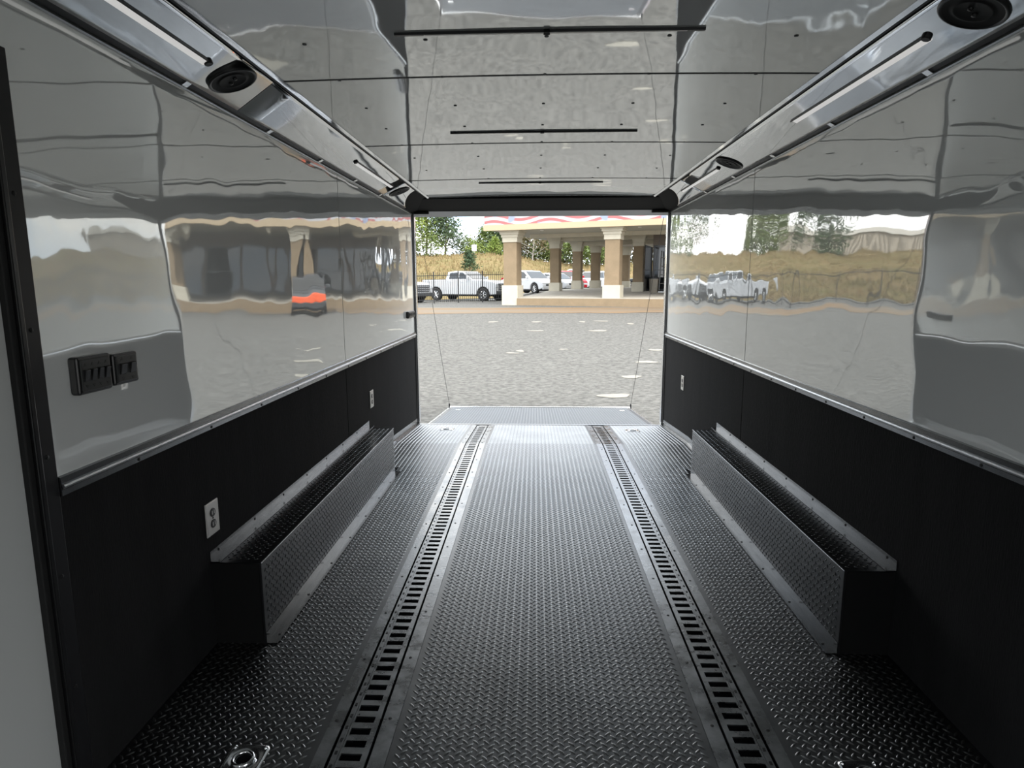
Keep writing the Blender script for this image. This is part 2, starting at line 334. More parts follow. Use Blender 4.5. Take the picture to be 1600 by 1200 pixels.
for side in (-1, 1):
    wd = 'left' if side < 0 else 'right'; x = L if side < 0 else R; sg = 1 if side < 0 else -1
    root = thing('cornice', 'long polished metal cornice sloping between %s wall and ceiling' % wd, 'cornice', group='polished cornices')
    # black backing behind the polished sheets
    q = MB()
    for t, of in ((-0.02, -0.012), (1.03, -0.012)):
        for y in (YF, 6.1): q.v.append(tuple(cov(side, t, y, of)))
    q.f.append((0, 1, 3, 2)); q.build('backing_strip', 'blackm', root)
    cuts = [YF] + JOINT[side] + [None]
    for a, b_ in zip(cuts[:-1], cuts[1:]):
        ts = [0.13 + (0.895 - 0.13) * i / 12 for i in range(13)]; q = MB()
        for t in ts:
            s_ = (t - 0.13) / 0.765
            y0 = a + (0.003 if a > YF else 0) - (s_ - 0.5) * (0.10 if a > YF else 0)
            y1 = (b_ - 0.003 - (s_ - 0.5) * 0.10) if b_ is not None else 5.655 - 0.50 * (1 - (1 - s_) ** 1.9) + 0.0
            for i in range(13):
                q.v.append(tuple(cov(side, t, y0 + (y1 - y0) * i / 12)))
        for i in range(12):
            for k in range(12):
                n = i * 13 + k; f = (n, n + 1, n + 14, n + 13); q.f.append(f if side > 0 else f[::-1])
        ob = q.build('sheet', 'mirror', root, smooth=True)
        sd = ob.modifiers.new('thick', 'SOLIDIFY'); sd.thickness = 0.002; sd.offset = -1
    # upper bead along the ceiling, lower lip along the wall
    def strip(t0, t1, o0, o1, y0, y1, m, nm):
        c = [cov(side, t0, y0, o0), cov(side, t1, y0, o0), cov(side, t1, y1, o0), cov(side, t0, y1, o0), cov(side, t0, y0, o1), cov(side, t1, y0, o1), cov(side, t1, y1, o1), cov(side, t0, y1, o1)]
        return MB().hexa(c).build(nm, m, root)
    strip(0.955, 1.02, -0.004, 0.004, YF, 5.66, 'mirror', 'ceiling_bead')
    strip(0.905, 0.945, -0.011, -0.003, YF, 5.3, 'black', 'ceiling_groove')
    strip(0.0, 0.028, -0.004, 0.004, YF, 6.09, 'alu', 'wall_lip')
    strip(0.035, 0.12, -0.011, -0.004, YF, 5.7, 'black', 'wall_groove')
    y = 1.5
    q = MB()
    while y < 5.3:
        c = [cov(side, t, yy, of) for of in (-0.004, 0.001) for t, yy in ((0.03, y), (0.14, y - 0.01), (0.14, y + 0.02), (0.03, y + 0.03))]
        q.hexa(c); y += 0.66
    q.build('clip', 'alub', root)
    # speakers
    for i, (y, t) in enumerate(SPK[side]):
        near = i == 0
        e = thing('ceiling_speaker', '%s round black speaker set in the %s polished cornice' % ('nearer' if near else 'farther', wd), 'speaker', group='round black cornice speakers')
        fr = covf(side, t, y, 0.001)
        MB().lathe([(0.083, 0), (0.084, 0.004), (0.082, 0.008), (0.077, 0.009), (0.073, 0.006)], 40, fr).build('rim', 'bplastic', e, smooth=True)
        MB().lathe([(0.073, 0.006), (0.066, 0.0045), (0.058, 0.0035), (0.050, 0.003), (0.048, 0.0055), (0.044, 0.006), (0.040, 0.004), (0.0001, 0.004)], 40, fr).build('cone', 'rubber', e, smooth=True)
        c = MB()
        for dx, dy in ((-0.012, 0.01), (0.012, -0.008)):
            c.lathe([(0.007, 0.004), (0.0065, 0.009), (0.0001, 0.010)], 10, (fr[0] + fr[1] * dx + fr[2] * dy, fr[1], fr[2], fr[3]))
        c.build('centre_studs', 'bplastic', e, smooth=True)
    # light strips
    for i, (a, b_) in enumerate(LED[side]):
        e = thing('light_strip', '%s slim light strip recessed in the %s cornice' % ('nearer' if i == 0 else 'farther', wd), 'light strip', group='slim cornice light strips')
        def bar(t0, t1, y0, y1, o0, o1, m, nm, bv=0):
            c = [cov(side, t0, y0, o0), cov(side, t1, y0, o0), cov(side, t1, y1, o0), cov(side, t0, y1, o0), cov(side, t0, y0, o1), cov(side, t1, y0, o1), cov(side, t1, y1, o1), cov(side, t0, y1, o1)]
            return MB().hexa(c).build(nm, m, e, bevel=bv)
        bar(0.485, 0.575, a, b_, 0.001, 0.006, 'glow', 'lens', 0.002)
        bar(0.575, 0.59, a - 0.01, b_ + 0.01, 0.001, 0.008, 'black', 'channel')
        yc = a if side > 0 else (b_ if i == 0 else a)
        fr = covf(side, 0.56, yc, 0.001)
        MB().lathe([(0.014, 0), (0.014, 0.008), (0.012, 0.010), (0.0001, 0.010)], 14, fr).build('end_cap', 'black', e)

# bars across the ceiling
for y, wds in ((2.027, 'closest to the camera, longest looking'), (3.291, 'in the middle of the three'), (4.888, 'closest to the ramp door')):
    e = thing('ceiling_bar_light', 'slim dark bar light across the ceiling, ' + wds, 'bar light', group='dark bar lights across the ceiling')
    q = MB(); ns = 12; xs = [-0.428 + 0.93 * i / ns for i in range(ns + 1)]
    for xx in xs:
        z = cz(xx) - 0.0005
        q.v += [(xx, y - 0.012, z), (xx, y + 0.010, z), (xx, y + 0.009, z - 0.004), (xx, y - 0.008, z - 0.0065)]
    for i in range(ns):
        n = 4 * i
        for k in range(4): q.f.append((n + k, n + (k + 1) % 4, n + 4 + (k + 1) % 4, n + 4 + k))
    q.f += [(0, 3, 2, 1), (4 * ns, 4 * ns + 1, 4 * ns + 2, 4 * ns + 3)]
    q.build('housing', 'black', e)
    MB().prism([(y - 0.006, cz(0.3) - 0.0055), (y + 0.006, cz(0.3) - 0.0040), (y + 0.006, cz(0.3) - 0.0062), (y - 0.006, cz(0.3) - 0.0080)], lambda p: (-0.34, p[0], p[1]), lambda p: (0.45, p[0], p[1])).build('lens', 'diff', e)
    MB().box(0.022, 0.042, y - 0.015, y + 0.013, cz(0) - 0.0085, cz(0) - 0.001).build('clip', 'blackm', e, bevel=0.002)

# ------------------------------------------------------------------ floor of tread plate
def lugs(rects, zf, pitch=0.031, skip=None, ln=0.0285, wd=0.0076, h=0.0029):
    """raised lugs of a tread plate as one mesh: rows leaning one way, rows between leaning the other"""
    V = []; F = []
    c = math.sqrt(0.5)
    shape = np.array([(-ln / 2, 0, 0), (-ln / 5, -wd / 2, 0), (ln / 5, -wd / 2, 0), (ln / 2, 0, 0), (ln / 5, wd / 2, 0), (-ln / 5, wd / 2, 0), (-ln / 5, 0, h), (ln / 5, 0, h)])
    rot = {s: np.array([(c, -s * c, 0), (s * c, c, 0), (0, 0, 1)]) for s in (1, -1)}
    base = {s: shape @ rot[s].T for s in (1, -1)}
    faces = np.array([(1, 2, 7), (1, 7, 6), (4, 5, 6), (4, 6, 7), (0, 1, 6), (0, 6, 5), (2, 3, 7), (3, 4, 7)])
    out = []
    for (x0, x1, y0, y1) in rects:
        for s, ox in ((1, 0.0), (-1, 0.5)):
            i0 = math.ceil((x0 + 0.012) / pitch - ox); i1 = math.floor((x1 - 0.012) / pitch - ox); j0 = math.ceil((y0 + 0.012) / pitch - ox); j1 = math.floor((y1 - 0.012) / pitch - ox)
            if i1 < i0 or j1 < j0: continue
            gx, gy = np.meshgrid((np.arange(i0, i1 + 1) + ox) * pitch, (np.arange(j0, j1 + 1) + ox) * pitch)
            P = np.stack([gx.ravel(), gy.ravel()], 1)
            vv = base[s][None] + np.concatenate([P, np.zeros((len(P), 1))], 1)[:, None, :]
            out.append(vv)
    A = np.concatenate(out).reshape(-1, 3); n = len(A) // 8
    A = zf(A)
    FF = (faces[None] + (np.arange(n) * 8)[:, None, None]).reshape(-1, 3)
    return A, FF
def mesh_np(name, A, FF, m, parent, smooth=True, kind=None):
    me = bpy.data.meshes.new(name); me.vertices.add(len(A)); me.vertices.foreach_set('co', A.astype(np.float32).ravel())
    me.loops.add(FF.size); me.loops.foreach_set('vertex_index', FF.astype(np.int32).ravel())
    me.polygons.add(len(FF)); me.polygons.foreach_set('loop_start', np.arange(0, FF.size, FF.shape[1], dtype=np.int32))
    me.polygons.foreach_set('use_smooth', [smooth] * len(FF))
    me.update(calc_edges=True); me.validate(); me.materials.append(M[m])
    ob = bpy.data.objects.new(name, me); COL.objects.link(ob)
    if parent is not None: ob.parent = parent
    if kind: ob['kind'] = kind
    return ob
T1, T2, T3, T4 = -0.617, -0.4165, 0.506, 0.709      # outer edges of the two tie-down tracks
YTE = 6.06                                          # rear end of the tracks
floor = empty_struct('floor')
fzv = np.vectorize(fz)
def slab(x0, x1, nm='deck_plate'):
    b = MB()
    for a, c in ((YF, YT), (YT, 6.125)):
        b.hexa([(x0, a, fz(a) - 0.03), (x1, a, fz(a) - 0.03), (x1, c, fz(c) - 0.03), (x0, c, fz(c) - 0.03), (x0, a, fz(a)), (x1, a, fz(a)), (x1, c, fz(c)), (x0, c, fz(c))])
    return b.build(nm, 'plate', floor)
E_ = 0.008
slab(L, T1 + 0.02); slab(T2 - 0.02, T3 + 0.02); slab(T4 - 0.02, R)
b = MB().box(T1, T2, YTE, 6.125, fz(6.1) - 0.03, fz(6.125)); b.box(T3, T4, YTE, 6.125, fz(6.1) - 0.03, fz(6.125)); b.build('end_plate', 'pit', floor)
def zfloor(A): A = A.copy(); A[:, 2] += fzv(A[:, 1]); return A
A, FF = lugs([(L, T1 - E_, 1.15, 6.1), (T2 + E_, T3 - E_, 1.15, 6.1), (T4 + E_, R, 1.15, 6.1)], zfloor)
mesh_np('tread_lugs', A, FF, 'lug', floor, kind='stuff')
b = MB()     # channels under the tracks
for x0, x1 in ((T1, T2), (T3, T4)):
    for a, c in ((YF, YT), (YT, 6.1)):
        b.hexa([(x0, a, fz(a) - 0.055), (x1, a, fz(a) - 0.055), (x1, c, fz(c) - 0.055), (x0, c, fz(c) - 0.055), (x0, a, fz(a) - 0.035), (x1, a, fz(a) - 0.035), (x1, c, fz(c) - 0.035), (x0, c, fz(c) - 0.035)])
b.build('track_channel', 'pit', floor)
# sill hinge line
MB().box(L + 0.01, R - 0.01, 6.115, 6.135, fz(6.12) - 0.03, fz(6.12) + 0.003).build('sill_edge', 'alu', floor)
# dark notch in the deck at the rear of each wheel box
for x in (-0.985, 1.072):
    sgx = -1 if x < 0 else 1
    q = MB(); q.v += [(x, 4.255, 0.0026), (x + sgx * 0.045, 4.255, 0.0026), (x + sgx * 0.012, 4.36, 0.0026), (x - sgx * 0.0, 4.36, 0.0026)]
    q.f.append((0, 1, 2, 3) if sgx > 0 else (3, 2, 1, 0)); q.build('notch', 'pit', floor)

# tie-down tracks
PIT = 0.0516
def track(mirror, label):
    e = thing('tie_down_track', label, 'track', group='slotted floor tracks')
    # local offsets measured from the outer edge (wall side) toward the middle
    fx = (lambda d: T1 + d) if not mirror else (lambda d: T4 - d)
    def rng(d0, d1): a, c = fx(d0), fx(d1); return min(a, c), max(a, c)
    def stripe(d0, d1, z0, z1, nm, m, y0=YF, y1=YTE, bv=0):
        x0, x1 = rng(d0, d1); b = MB(); ys = [y0] + ([YT] if y1 > YT > y0 else []) + [y1]
        for a, c in zip(ys[:-1], ys[1:]):
            b.hexa([(x0, a, fz(a) + z0), (x1, a, fz(a) + z0), (x1, c, fz(c) + z0), (x0, c, fz(c) + z0), (x0, a, fz(a) + z1), (x1, a, fz(a) + z1), (x1, c, fz(c) + z1), (x0, c, fz(c) + z1)])
        return b.build(nm, m, e)
    stripe(-0.002, 0.038, -0.001, 0.0028, 'flange', 'steel')
    stripe(0.156, 0.203, -0.001, 0.0028, 'flange', 'steel')
    rb = stripe(0.045, 0.062, -0.02, -0.001, 'ribbed_strip', 'steel')
    # slotted rail
    b = MB(); x0, x1 = rng(0.064, 0.147); s0, s1 = rng(0.070, 0.130)
    y = 0.9; zt = 0.001; zb = -0.004
    def cell(xa, xb, ya, yb):
        b.hexa([(xa, ya, fz(ya) + zb), (xb, ya, fz(ya) + zb), (xb, yb, fz(yb) + zb), (xa, yb, fz(yb) + zb), (xa, ya, fz(ya) + zt), (xb, ya, fz(ya) + zt), (xb, yb, fz(yb) + zt), (xa, yb, fz(yb) + zt)])
    k = 0; y = 1.553 - 0.011 - 14 * PIT
    while y + PIT < YTE - 0.03:
        # slot from y to y+0.024, bar from there to the next slot
        cell(x0, s0, y, y + PIT); cell(s1, x1, y, y + PIT); cell(s0, s1, y + 0.0272, y + PIT); y += PIT
    cell(x0, x1, y, YTE)
    b.build('slotted_rail', 'steel', e)
    # screws on the flanges
    sc = MB(); yy = 1.70
    while yy < 6.0:
        for d in (0.016, 0.176):
            sc.lathe([(0.0055, 0), (0.005, 0.0015), (0.0001, 0.002)], 8, (Vector((fx(d), yy + (0.015 if d > 0.1 else 0), fz(yy) + 0.0028)), Vector((1, 0, 0)), Vector((0, 1, 0)), Vector((0, 0, 1))))
        yy += 0.3165 if yy < 4.6 else 0.2
    sc.build('screws', 'screw', e, kind='stuff')
    r = MB(); yy = 1.0     # punched ribs
    while yy < 5.95:
        a, c = rng(0.050, 0.057); r.box(a, c, yy, yy + 0.012, fz(yy) - 0.001, fz(yy) + 0.0008); yy += PIT
    r.build('punched_ribs', 'screw', e, kind='stuff')
track(False, 'slotted metal tie-down track in the floor, beside the left wheel box')
track(True, 'slotted metal tie-down track in the floor, beside the right wheel box')

# recessed tie-down rings
def ring(x, y, s, label):
    z = fz(y) + 0.001
    e = thing('tie_down_ring', label, 'tie-down ring', (x, y, z), group='recessed tie-down rings')
    if y > YT: e.rotation_euler = (math.atan(-0.0765), 0, 0)
    # stamped pan: square flange with a dished centre
    q = MB(); N = 48
    def sq(a, rr, z):
        pts = []
        for i in range(N):
            t = 2 * math.pi * i / N; cx, sy = math.cos(t), math.sin(t); k = (abs(cx) ** rr + abs(sy) ** rr) ** (-1 / rr); pts.append((a * k * cx, a * k * sy, z))
        return pts
    rings = [sq(s * 0.5, 9, 0), sq(s * 0.49, 9, 0.004), sq(s * 0.44, 8, 0.005), sq(s * 0.40, 4, 0.0035), sq(s * 0.36, 2.6, 0.004), sq(s * 0.32, 2, 0.002), sq(s * 0.24, 2, 0.0012), sq(s * 0.0005, 2, 0.0012)]
    for r_ in rings: q.v += r_
    for a in range(len(rings) - 1):
        for i in range(N):
            j = (i + 1) % N; q.f.append((a * N + i, a * N + j, (a + 1) * N + j, (a + 1) * N + i))
    q.build('pan', 'chrome', e, smooth=True)
    MB().torus(Vector((0, -0.004, 0.0075)), Vector((1, 0, 0)), Vector((0, 1, 0)), s * 0.235, s * 0.045).build('ring', 'chrome', e, smooth=True)
    MB().lathe([(s * 0.185, 0.0014), (s * 0.18, 0.0018), (0.0001, 0.002)], 24).build('well', 'pit', e)
    for dx in (-1, 1):
        for dy in (-1, 1):
            MB().lathe([(s * 0.055, 0.0035), (s * 0.052, 0.006), (s * 0.035, 0.0085), (0.0001, 0.009)], 12, (Vector((dx * s * 0.385, dy * s * 0.385, 0)), Vector((1, 0, 0)), Vector((0, 1, 0)), Vector((0, 0, 1)))).build('bolt', 'chrome', e, smooth=True)
ring(-0.812, 1.535, 0.114, 'shiny square tie-down ring in the near floor, left of the tracks')
ring(0.893, 1.53, 0.114, 'shiny square tie-down ring in the near floor, right of the tracks')
ring(-0.838, 5.80, 0.135, 'tie-down ring in the sloping floor by the ramp, left side')
ring(0.91, 5.765, 0.135, 'tie-down ring in the sloping floor by the ramp, right side')

# wheel boxes
def wheel_box(side):
    x = L if side < 0 else R; sg = 1 if side < 0 else -1; wd = 'left' if side < 0 else 'right'
    W_ = 0.187 if side < 0 else 0.179; H = 0.3187; y0, y1 = 2.101, 4.25
    e = thing('wheel_box', 'long black tread plate wheel box against the %s wall' % wd, 'wheel box', (x, y0, 0), group='tread plate wheel boxes')
    def bx(a, c, ya, yb, za, zb, nm, m, bv=0.0):
        p0, p1 = sorted((sg * a, sg * c)); return MB().box(p0, p1, ya, yb, za, zb).build(nm, m, e, bevel=bv)
    bx(0.001, W_ - 0.004, 0.004, y1 - y0 - 0.004, 0.0, H - 0.004, 'body', 'blackm')
    top = bx(0.001, W_, 0, y1 - y0, H - 0.004, H, 'top_plate', 'platebox', 0.0015)
    fr = bx(W_ - 0.004, W_, 0, y1 - y0, 0, H, 'front_plate', 'platebox', 0.0015)
    # lugs on both plates
    A, FF = lugs([(0.03, W_ - 0.006, 0.01, y1 - y0 - 0.01)], lambda A: A * np.array([sg, 1, 1]) + np.array([0, 0, H]), 0.031, ln=0.020, wd=0.006, h=0.0022)
    if sg < 0: FF = FF[:, ::-1]
    mesh_np('tread_lugs', A, FF, 'lugbox', top, kind='stuff')
    A, FF = lugs([(0.03, H - 0.008, 0.012, y1 - y0 - 0.01)], lambda A: np.stack([sg * (W_ + A[:, 2]), A[:, 1], A[:, 0]], 1), 0.031, ln=0.020, wd=0.006, h=0.0022)
    if sg > 0: FF = FF[:, ::-1]
    mesh_np('tread_lugs', A, FF, 'lugbox', fr, kind='stuff')
    # polished edge along the top corner
    bx(W_ - 0.002, W_ + 0.0012, 0, y1 - y0, H - 0.002, H + 0.0012, 'corner_edge', 'alub')
    bx(W_ - 0.006, W_ + 0.0012, -0.0015, 0.003, 0, H, 'end_edge', 'black')
    # aluminium angles: at the wall and at the floor
    def angle(poly, ya, yb, nm):
        return MB().prism([(sg * a, z) for a, z in poly], lambda p: (p[0], ya, p[1]), lambda p: (p[0], yb, p[1])).build(nm, 'angle', e)
    wa = angle([(0.001, H + 0.04), (0.0035, H + 0.04), (0.0035, H + 0.0035), (0.038, H + 0.0035), (0.038, H + 0.001), (0.001, H + 0.001)], 0.0, y1 - y0 + 0.05, 'wall_angle')
    fa = angle([(W_ + 0.0005, 0.045), (W_ + 0.003, 0.045), (W_ + 0.003, 0.006), (W_ + 0.042, 0.006), (W_ + 0.042, 0.0025), (W_ + 0.0005, 0.0025)], 0.0, y1 - y0 - 0.01, 'floor_angle')
    for p, fx_, dr, z in ((wa, 0.0037, Vector((sg, 0, 0)), H + 0.025), (fa, W_ + 0.026, Vector((0, 0, 1)), 0.0062)):
        sc = MB(); yy = 0.06
        up = Vector((0, 0, 1)) if dr.z == 0 else Vector((1, 0, 0))
        while yy < y1 - y0:
            sc.lathe([(0.0055, 0), (0.005, 0.0018), (0.0001, 0.0024)], 8, (Vector((sg * fx_, yy, z)), Vector((0, 1, 0)), up, dr)); yy += 0.305
        sc.build('screws', 'screw', p, kind='stuff')
wheel_box(-1); wheel_box(1)

# ------------------------------------------------------------------ side entry door at the left edge
fr = empty_struct('door_1')
def fbox(a, c, ya, yb, za, zb, nm, m, bv=0.003): return MB().box(L + a, L + c, ya, yb, za, zb).build(nm, m, fr, bevel=bv)
fbox(-0.01, 0.004, 1.392, 1.446, -0.02, 1.835, 'jamb_flange', 'black'); fbox(-0.01, 0.016, 1.376, 1.392, -0.02, 1.80, 'jamb_rib', 'bplastic'); fbox(-0.03, 0.007, 1.358, 1.376, -0.02, 1.80, 'jamb_seal', 'rubber')
fbox(-0.01, 0.004, 0.44, 1.392, 1.79, 1.84, 'head_flange', 'black'); fbox(-0.01, 0.016, 0.52, 1.376, 1.775, 1.79, 'head_rib', 'bplastic')
fbox(-0.01, 0.004, 0.44, 0.50, -0.02, 1.835, 'jamb_flange', 'black')
fbox(-0.04, -0.008, 0.50, 1.36, 0.0, 1.785, 'leaf', 'door')
fbox(-0.012, 0.03, 0.56, 0.60, 0.95, 1.07, 'latch', 'bplastic')
sc = MB()
for z in (0.30, 0.60, 0.906, 1.212, 1.52): sc.lathe([(0.006, 0), (0.005, 0.002), (0.0001, 0.003)], 8, (Vector((L + 0.004, 1.419, z)), Vector((0, 1, 0)), Vector((0, 0, 1)), Vector((1, 0, 0))))
sc.build('screws', 'screw', fr, kind='stuff')

# ------------------------------------------------------------------ switches and outlets
def switch_plate(y0, y1, z0, z1, gangs, label, name='switch_plate'):
    yc, zc = (y0 + y1) / 2, (z0 + z1) / 2; hw, hh = (y1 - y0) / 2, (z1 - z0) / 2
    e = thing(name, label, 'switch', (L, yc, zc))
    MB().box(0, 0.026, -hw, hw, -hh, hh).build('housing', 'bplastic', e, bevel=0.007, seg=3)
    MB().box(0.022, 0.0285, -hw + 0.010, hw - 0.010, -hh + 0.008, hh - 0.008).build('face', 'gplastic', e, bevel=0.002)
    step = 2 * (hw - 0.012) / gangs
    for g in range(gangs):
        yy = -hw + 0.012 + step * (g + 0.5); wq = min(0.012, step * 0.32)
        MB().hexa([(0.0275, yy - wq, -0.016), (0.0275, yy + wq, -0.016), (0.0275, yy + wq, 0.016), (0.0275, yy - wq, 0.016), (0.031, yy - wq, -0.014), (0.031, yy + wq, -0.014), (0.037, yy + wq, 0.014), (0.037, yy - wq, 0.014)]).build('rocker', 'bplastic', e, bevel=0.001)
        for sz in (-1, 1):
            MB().prism([(yy - 0.006, sz * 0.024), (yy + 0.006, sz * 0.024), (yy, sz * 0.032)], lambda p: (0.0283, p[0], p[1]), lambda p: (0.0292, p[0], p[1])).build('marker', 'bplastic', e)
switch_plate(1.522, 1.650, 1.037, 1.135, 4, 'wider black switch plate with several rockers beside the door frame')
switch_plate(1.658, 1.765, 1.040, 1.128, 2, 'smaller rounded black switch plate right of the wider one')
switch_plate(5.70, 5.985, 1.00, 1.062, 4, 'small black switch pair at the far end of the left wall')
def outlet(side, y, z, label):
    x = L if side < 0 else R; sg = 1 if side < 0 else -1
    e = thing('wall_outlet', label, 'outlet', (x, y, z), group='duplex outlets in the black lower walls')
    def bx(a, c, ya, yb, za, zb, nm, m, bv=0.0): p0, p1 = sorted((sg * a, sg * c)); return MB().box(p0, p1, ya, yb, za, zb).build(nm, m, e, bevel=bv)
    bx(0, 0.006, -0.044, 0.044, -0.062, 0.062, 'plate', 'ssplate', 0.003)
    for dz in (-0.021, 0.021):
        f = MB().lathe([(0.0175, 0), (0.0175, 0.008), (0.016, 0.009), (0.0001, 0.009)], 20, (Vector((0, 0, dz)), Vector((0, 1, 0)), Vector((0, 0, 0.9)), Vector((sg, 0, 0)))).build('socket', 'bplastic', e)
        for dy in (-0.007, 0.007): p0, p1 = sorted((sg * 0.0088, sg * 0.0096)); MB().box(p0, p1, dy - 0.0018, dy + 0.0018, dz - 0.006, dz + 0.008).build('slit', 'ssplate', f)
    MB().lathe([(0.004, 0.006), (0.0035, 0.0075), (0.0001, 0.008)], 8, (Vector((0, 0, 0)), Vector((0, 1, 0)), Vector((0, 0, 1)), Vector((sg, 0, 0)))).build('screw', 'screw', e)
outlet(-1, 2.135, 0.476, 'large looking silver wall outlet near the front end of the left wheel box')
outlet(-1, 4.393, 0.498, 'small looking silver outlet above the rear end of the left wheel box')
outlet(1, 5.342, 0.470, 'silver outlet on the right black wall near the ramp opening')

# ------------------------------------------------------------------ ramp door, lowered
RY0, RY1, RZ0, RZ1 = 6.15, 7.86, -0.095, -0.252
ramp = thing('ramp_door', 'lowered tread plate ramp door sloping down to the asphalt', 'ramp', (0.055, RY0, RZ0))
RL = math.hypot(RY1 - RY0, RZ1 - RZ0); ramp.rotation_euler = (math.atan2(RZ1 - RZ0, RY1 - RY0), 0, 0)
MB().box(-1.13, 1.13, 0, RL, -0.05, 0).build('deck', 'rampplate', ramp)
A, FF = lugs([(-1.11, 1.11, 0.02, RL - 0.03)], lambda A: A); mesh_np('tread_lugs', A, FF, 'ramplug', ramp, kind='stuff')
for sx in (-1, 1): MB().box(min(sx * 1.13, sx * 1.155), max(sx * 1.13, sx * 1.155), 0, RL, -0.052, 0.004).build('side_rail', 'alub', ramp, bevel=0.003)
MB().box(-1.155, 1.155, RL, RL + 0.03, -0.055, 0.010).build('nose_bar', 'alub', ramp, bevel=0.004)
for sx in (-1, 1): MB().box(sx * 1.0 - 0.03, sx * 1.0 + 0.03, RL - 0.36, RL - 0.30, 0.001, 0.006).build('catch_plate', 'alub', ramp, bevel=0.002)
MB().tube((-1.1, -0.012, -0.004), (1.1, -0.012, -0.004), 0.010).build('hinge_rod', 'alu', ramp)
for sx in (-1, 1): MB().tube((sx * 1.145, RL - 0.08, 0), (sx * 1.145, RL - 0.08, 0.055), 0.009).build('cable_post', 'black', ramp)
for sx, wd in ((-1, 'left'), (1, 'right')):
    xe = 0.055 + sx * 1.145; xt = (L + 0.05) if sx < 0 else (R - 0.05)
    a = Vector((xe, RY1 - 0.08, RZ1 + 0.055)); c = Vector((xt, 6.16, 1.93))
    tag(MB().tube(a, c, 0.0022, seg=6).build('ramp_cable', 'iron'), 'thin taut cable holding the %s side of the ramp' % wd, 'cable', 'ramp cables')

# ------------------------------------------------------------------ ground outside
def sm(a, b, x): t = max(0, min(1, (x - a) / (b - a))); return t * t * (3 - 2 * t)
def gz(x, y):
    z = -0.30 + max(0, min(23, y - 9)) * 0.0217
    z -= 0.10 * sm(-3, -9, x) * sm(30, 37, y)
    k = sm(36, 41, y) * sm(-2.2, 0.2, x)
    return z * (1 - k) + (0.62 + 0.004 * max(0, y - 45)) * k
def hill_z(x, y):
    crest = 4.9 - 1.2 * sm(-6, 6, x); y0 = 46 + 16 * sm(-4, 0, x)
    if y <= y0: return gz(x, y) - 0.05
    return gz(x, y) - 0.05 + (crest - gz(x, y)) * sm(y0, 84, y) ** 0.9 + 0.25 * math.sin(x * 0.31) * math.sin(y * 0.23) * sm(y0 + 2, y0 + 12, y)
def field(xs, ys, zf, name, m):
    q = MB()
    for y in ys:
        for x in xs: q.v.append((x, y, zf(x, y)))
    nx = len(xs)
    for j in range(len(ys) - 1):
        for i in range(nx - 1): n = j * nx + i; q.f.append((n, n + 1, n + nx + 1, n + nx))
    return q.build(name, m, smooth=True)
xs = [-90, -60, -45, -34, -26] + [x for x in range(-22, 23)] + [26, 34, 45, 60, 90]
ys = [-40, -20, -8, 0, 6, 9] + [12 + 2 * i for i in range(12)] + [36 + i for i in range(11)] + [48 + 2 * i for i in range(9)]
struct(field(xs, ys, gz, 'ground', 'asphalt'))
hs = [46 + 2 * i for i in range(23)] + [100, 125, 160]
struct(field([-140, -110, -90, -75] + [-64 + 2 * i for i in range(65)] + [75, 90, 120], hs, hill_z, 'ground_hill', 'grass'))
# strip of washed orange dirt at the far edge of the lot
q = MB(); rnd = random.Random(3); n = 0; xl = [-34 + i * 0.8 for i in range(86)]
w0 = w1 = 0.0
for x in xl:
    w0 = 0.8 * w0 + rnd.uniform(-.5, .5); w1 = 0.8 * w1 + rnd.uniform(-.3, .3)
    a = 25.6 + 0.9 * sm(-6, 4, x) + w0 * 0.6; c = 30.3 + w1 * 0.3
    for y in (a, (a + c) / 2, c): q.v.append((x, y, gz(x, y) + 0.008))
for i in range(len(xl) - 1):
    for k in range(2): n = 3 * i + k; q.f.append((n, n + 3, n + 4, n + 1))
struct(q.build('ground_dirt', 'dirt'))
# loose sand right behind the ramp and pale patches on the asphalt
def blob(x, y, rx, ry, name, m, label, cat, group, seed):
    rn = random.Random(seed); N = 22; q = MB(); ph = [rn.uniform(0, 6.28) for _ in range(4)]
    ring_ = []
    for i in range(N):
        t = 2 * math.pi * i / N; k = 1 + 0.16 * math.sin(2 * t + ph[0]) + 0.11 * math.sin(3 * t + ph[1]) + 0.07 * math.sin(5 * t + ph[2])
        px, py = x + rx * k * math.cos(t), y + ry * k * math.sin(t); ring_.append((px, py))
    q.v += [(a, c, gz(a, c) + 0.006) for a, c in ring_] + [(x + (a - x) * .94, y + (c - y) * .94, gz(a, c) + 0.010) for a, c in ring_]
    for i in range(N): j = (i + 1) % N; q.f.append((i, j, N + j, N + i))
    q.f.append(tuple(range(N, 2 * N)))
    ob = q.build(name, m, origin=(x, y, gz(x, y))); return tag(ob, label, cat, group)
blob(1.144, 8.96, 0.21, 0.17, 'asphalt_patch', 'pale', 'largest pale patch on the asphalt, just beyond the ramp at right', 'patch', 'pale patches on the asphalt', 1)
blob(1.63, 10.6, 0.17, 0.14, 'asphalt_patch', 'pale', 'second pale patch on the asphalt counting from the ramp', 'patch', 'pale patches on the asphalt', 2)
blob(2.19, 12.33, 0.19, 0.15, 'asphalt_patch', 'pale', 'third pale patch on the asphalt, near the right cable', 'patch', 'pale patches on the asphalt', 3)
blob(2.73, 14.2, 0.16, 0.15, 'asphalt_patch', 'pale', 'fourth pale patch on the asphalt, against the right opening edge', 'patch', 'pale patches on the asphalt', 4)
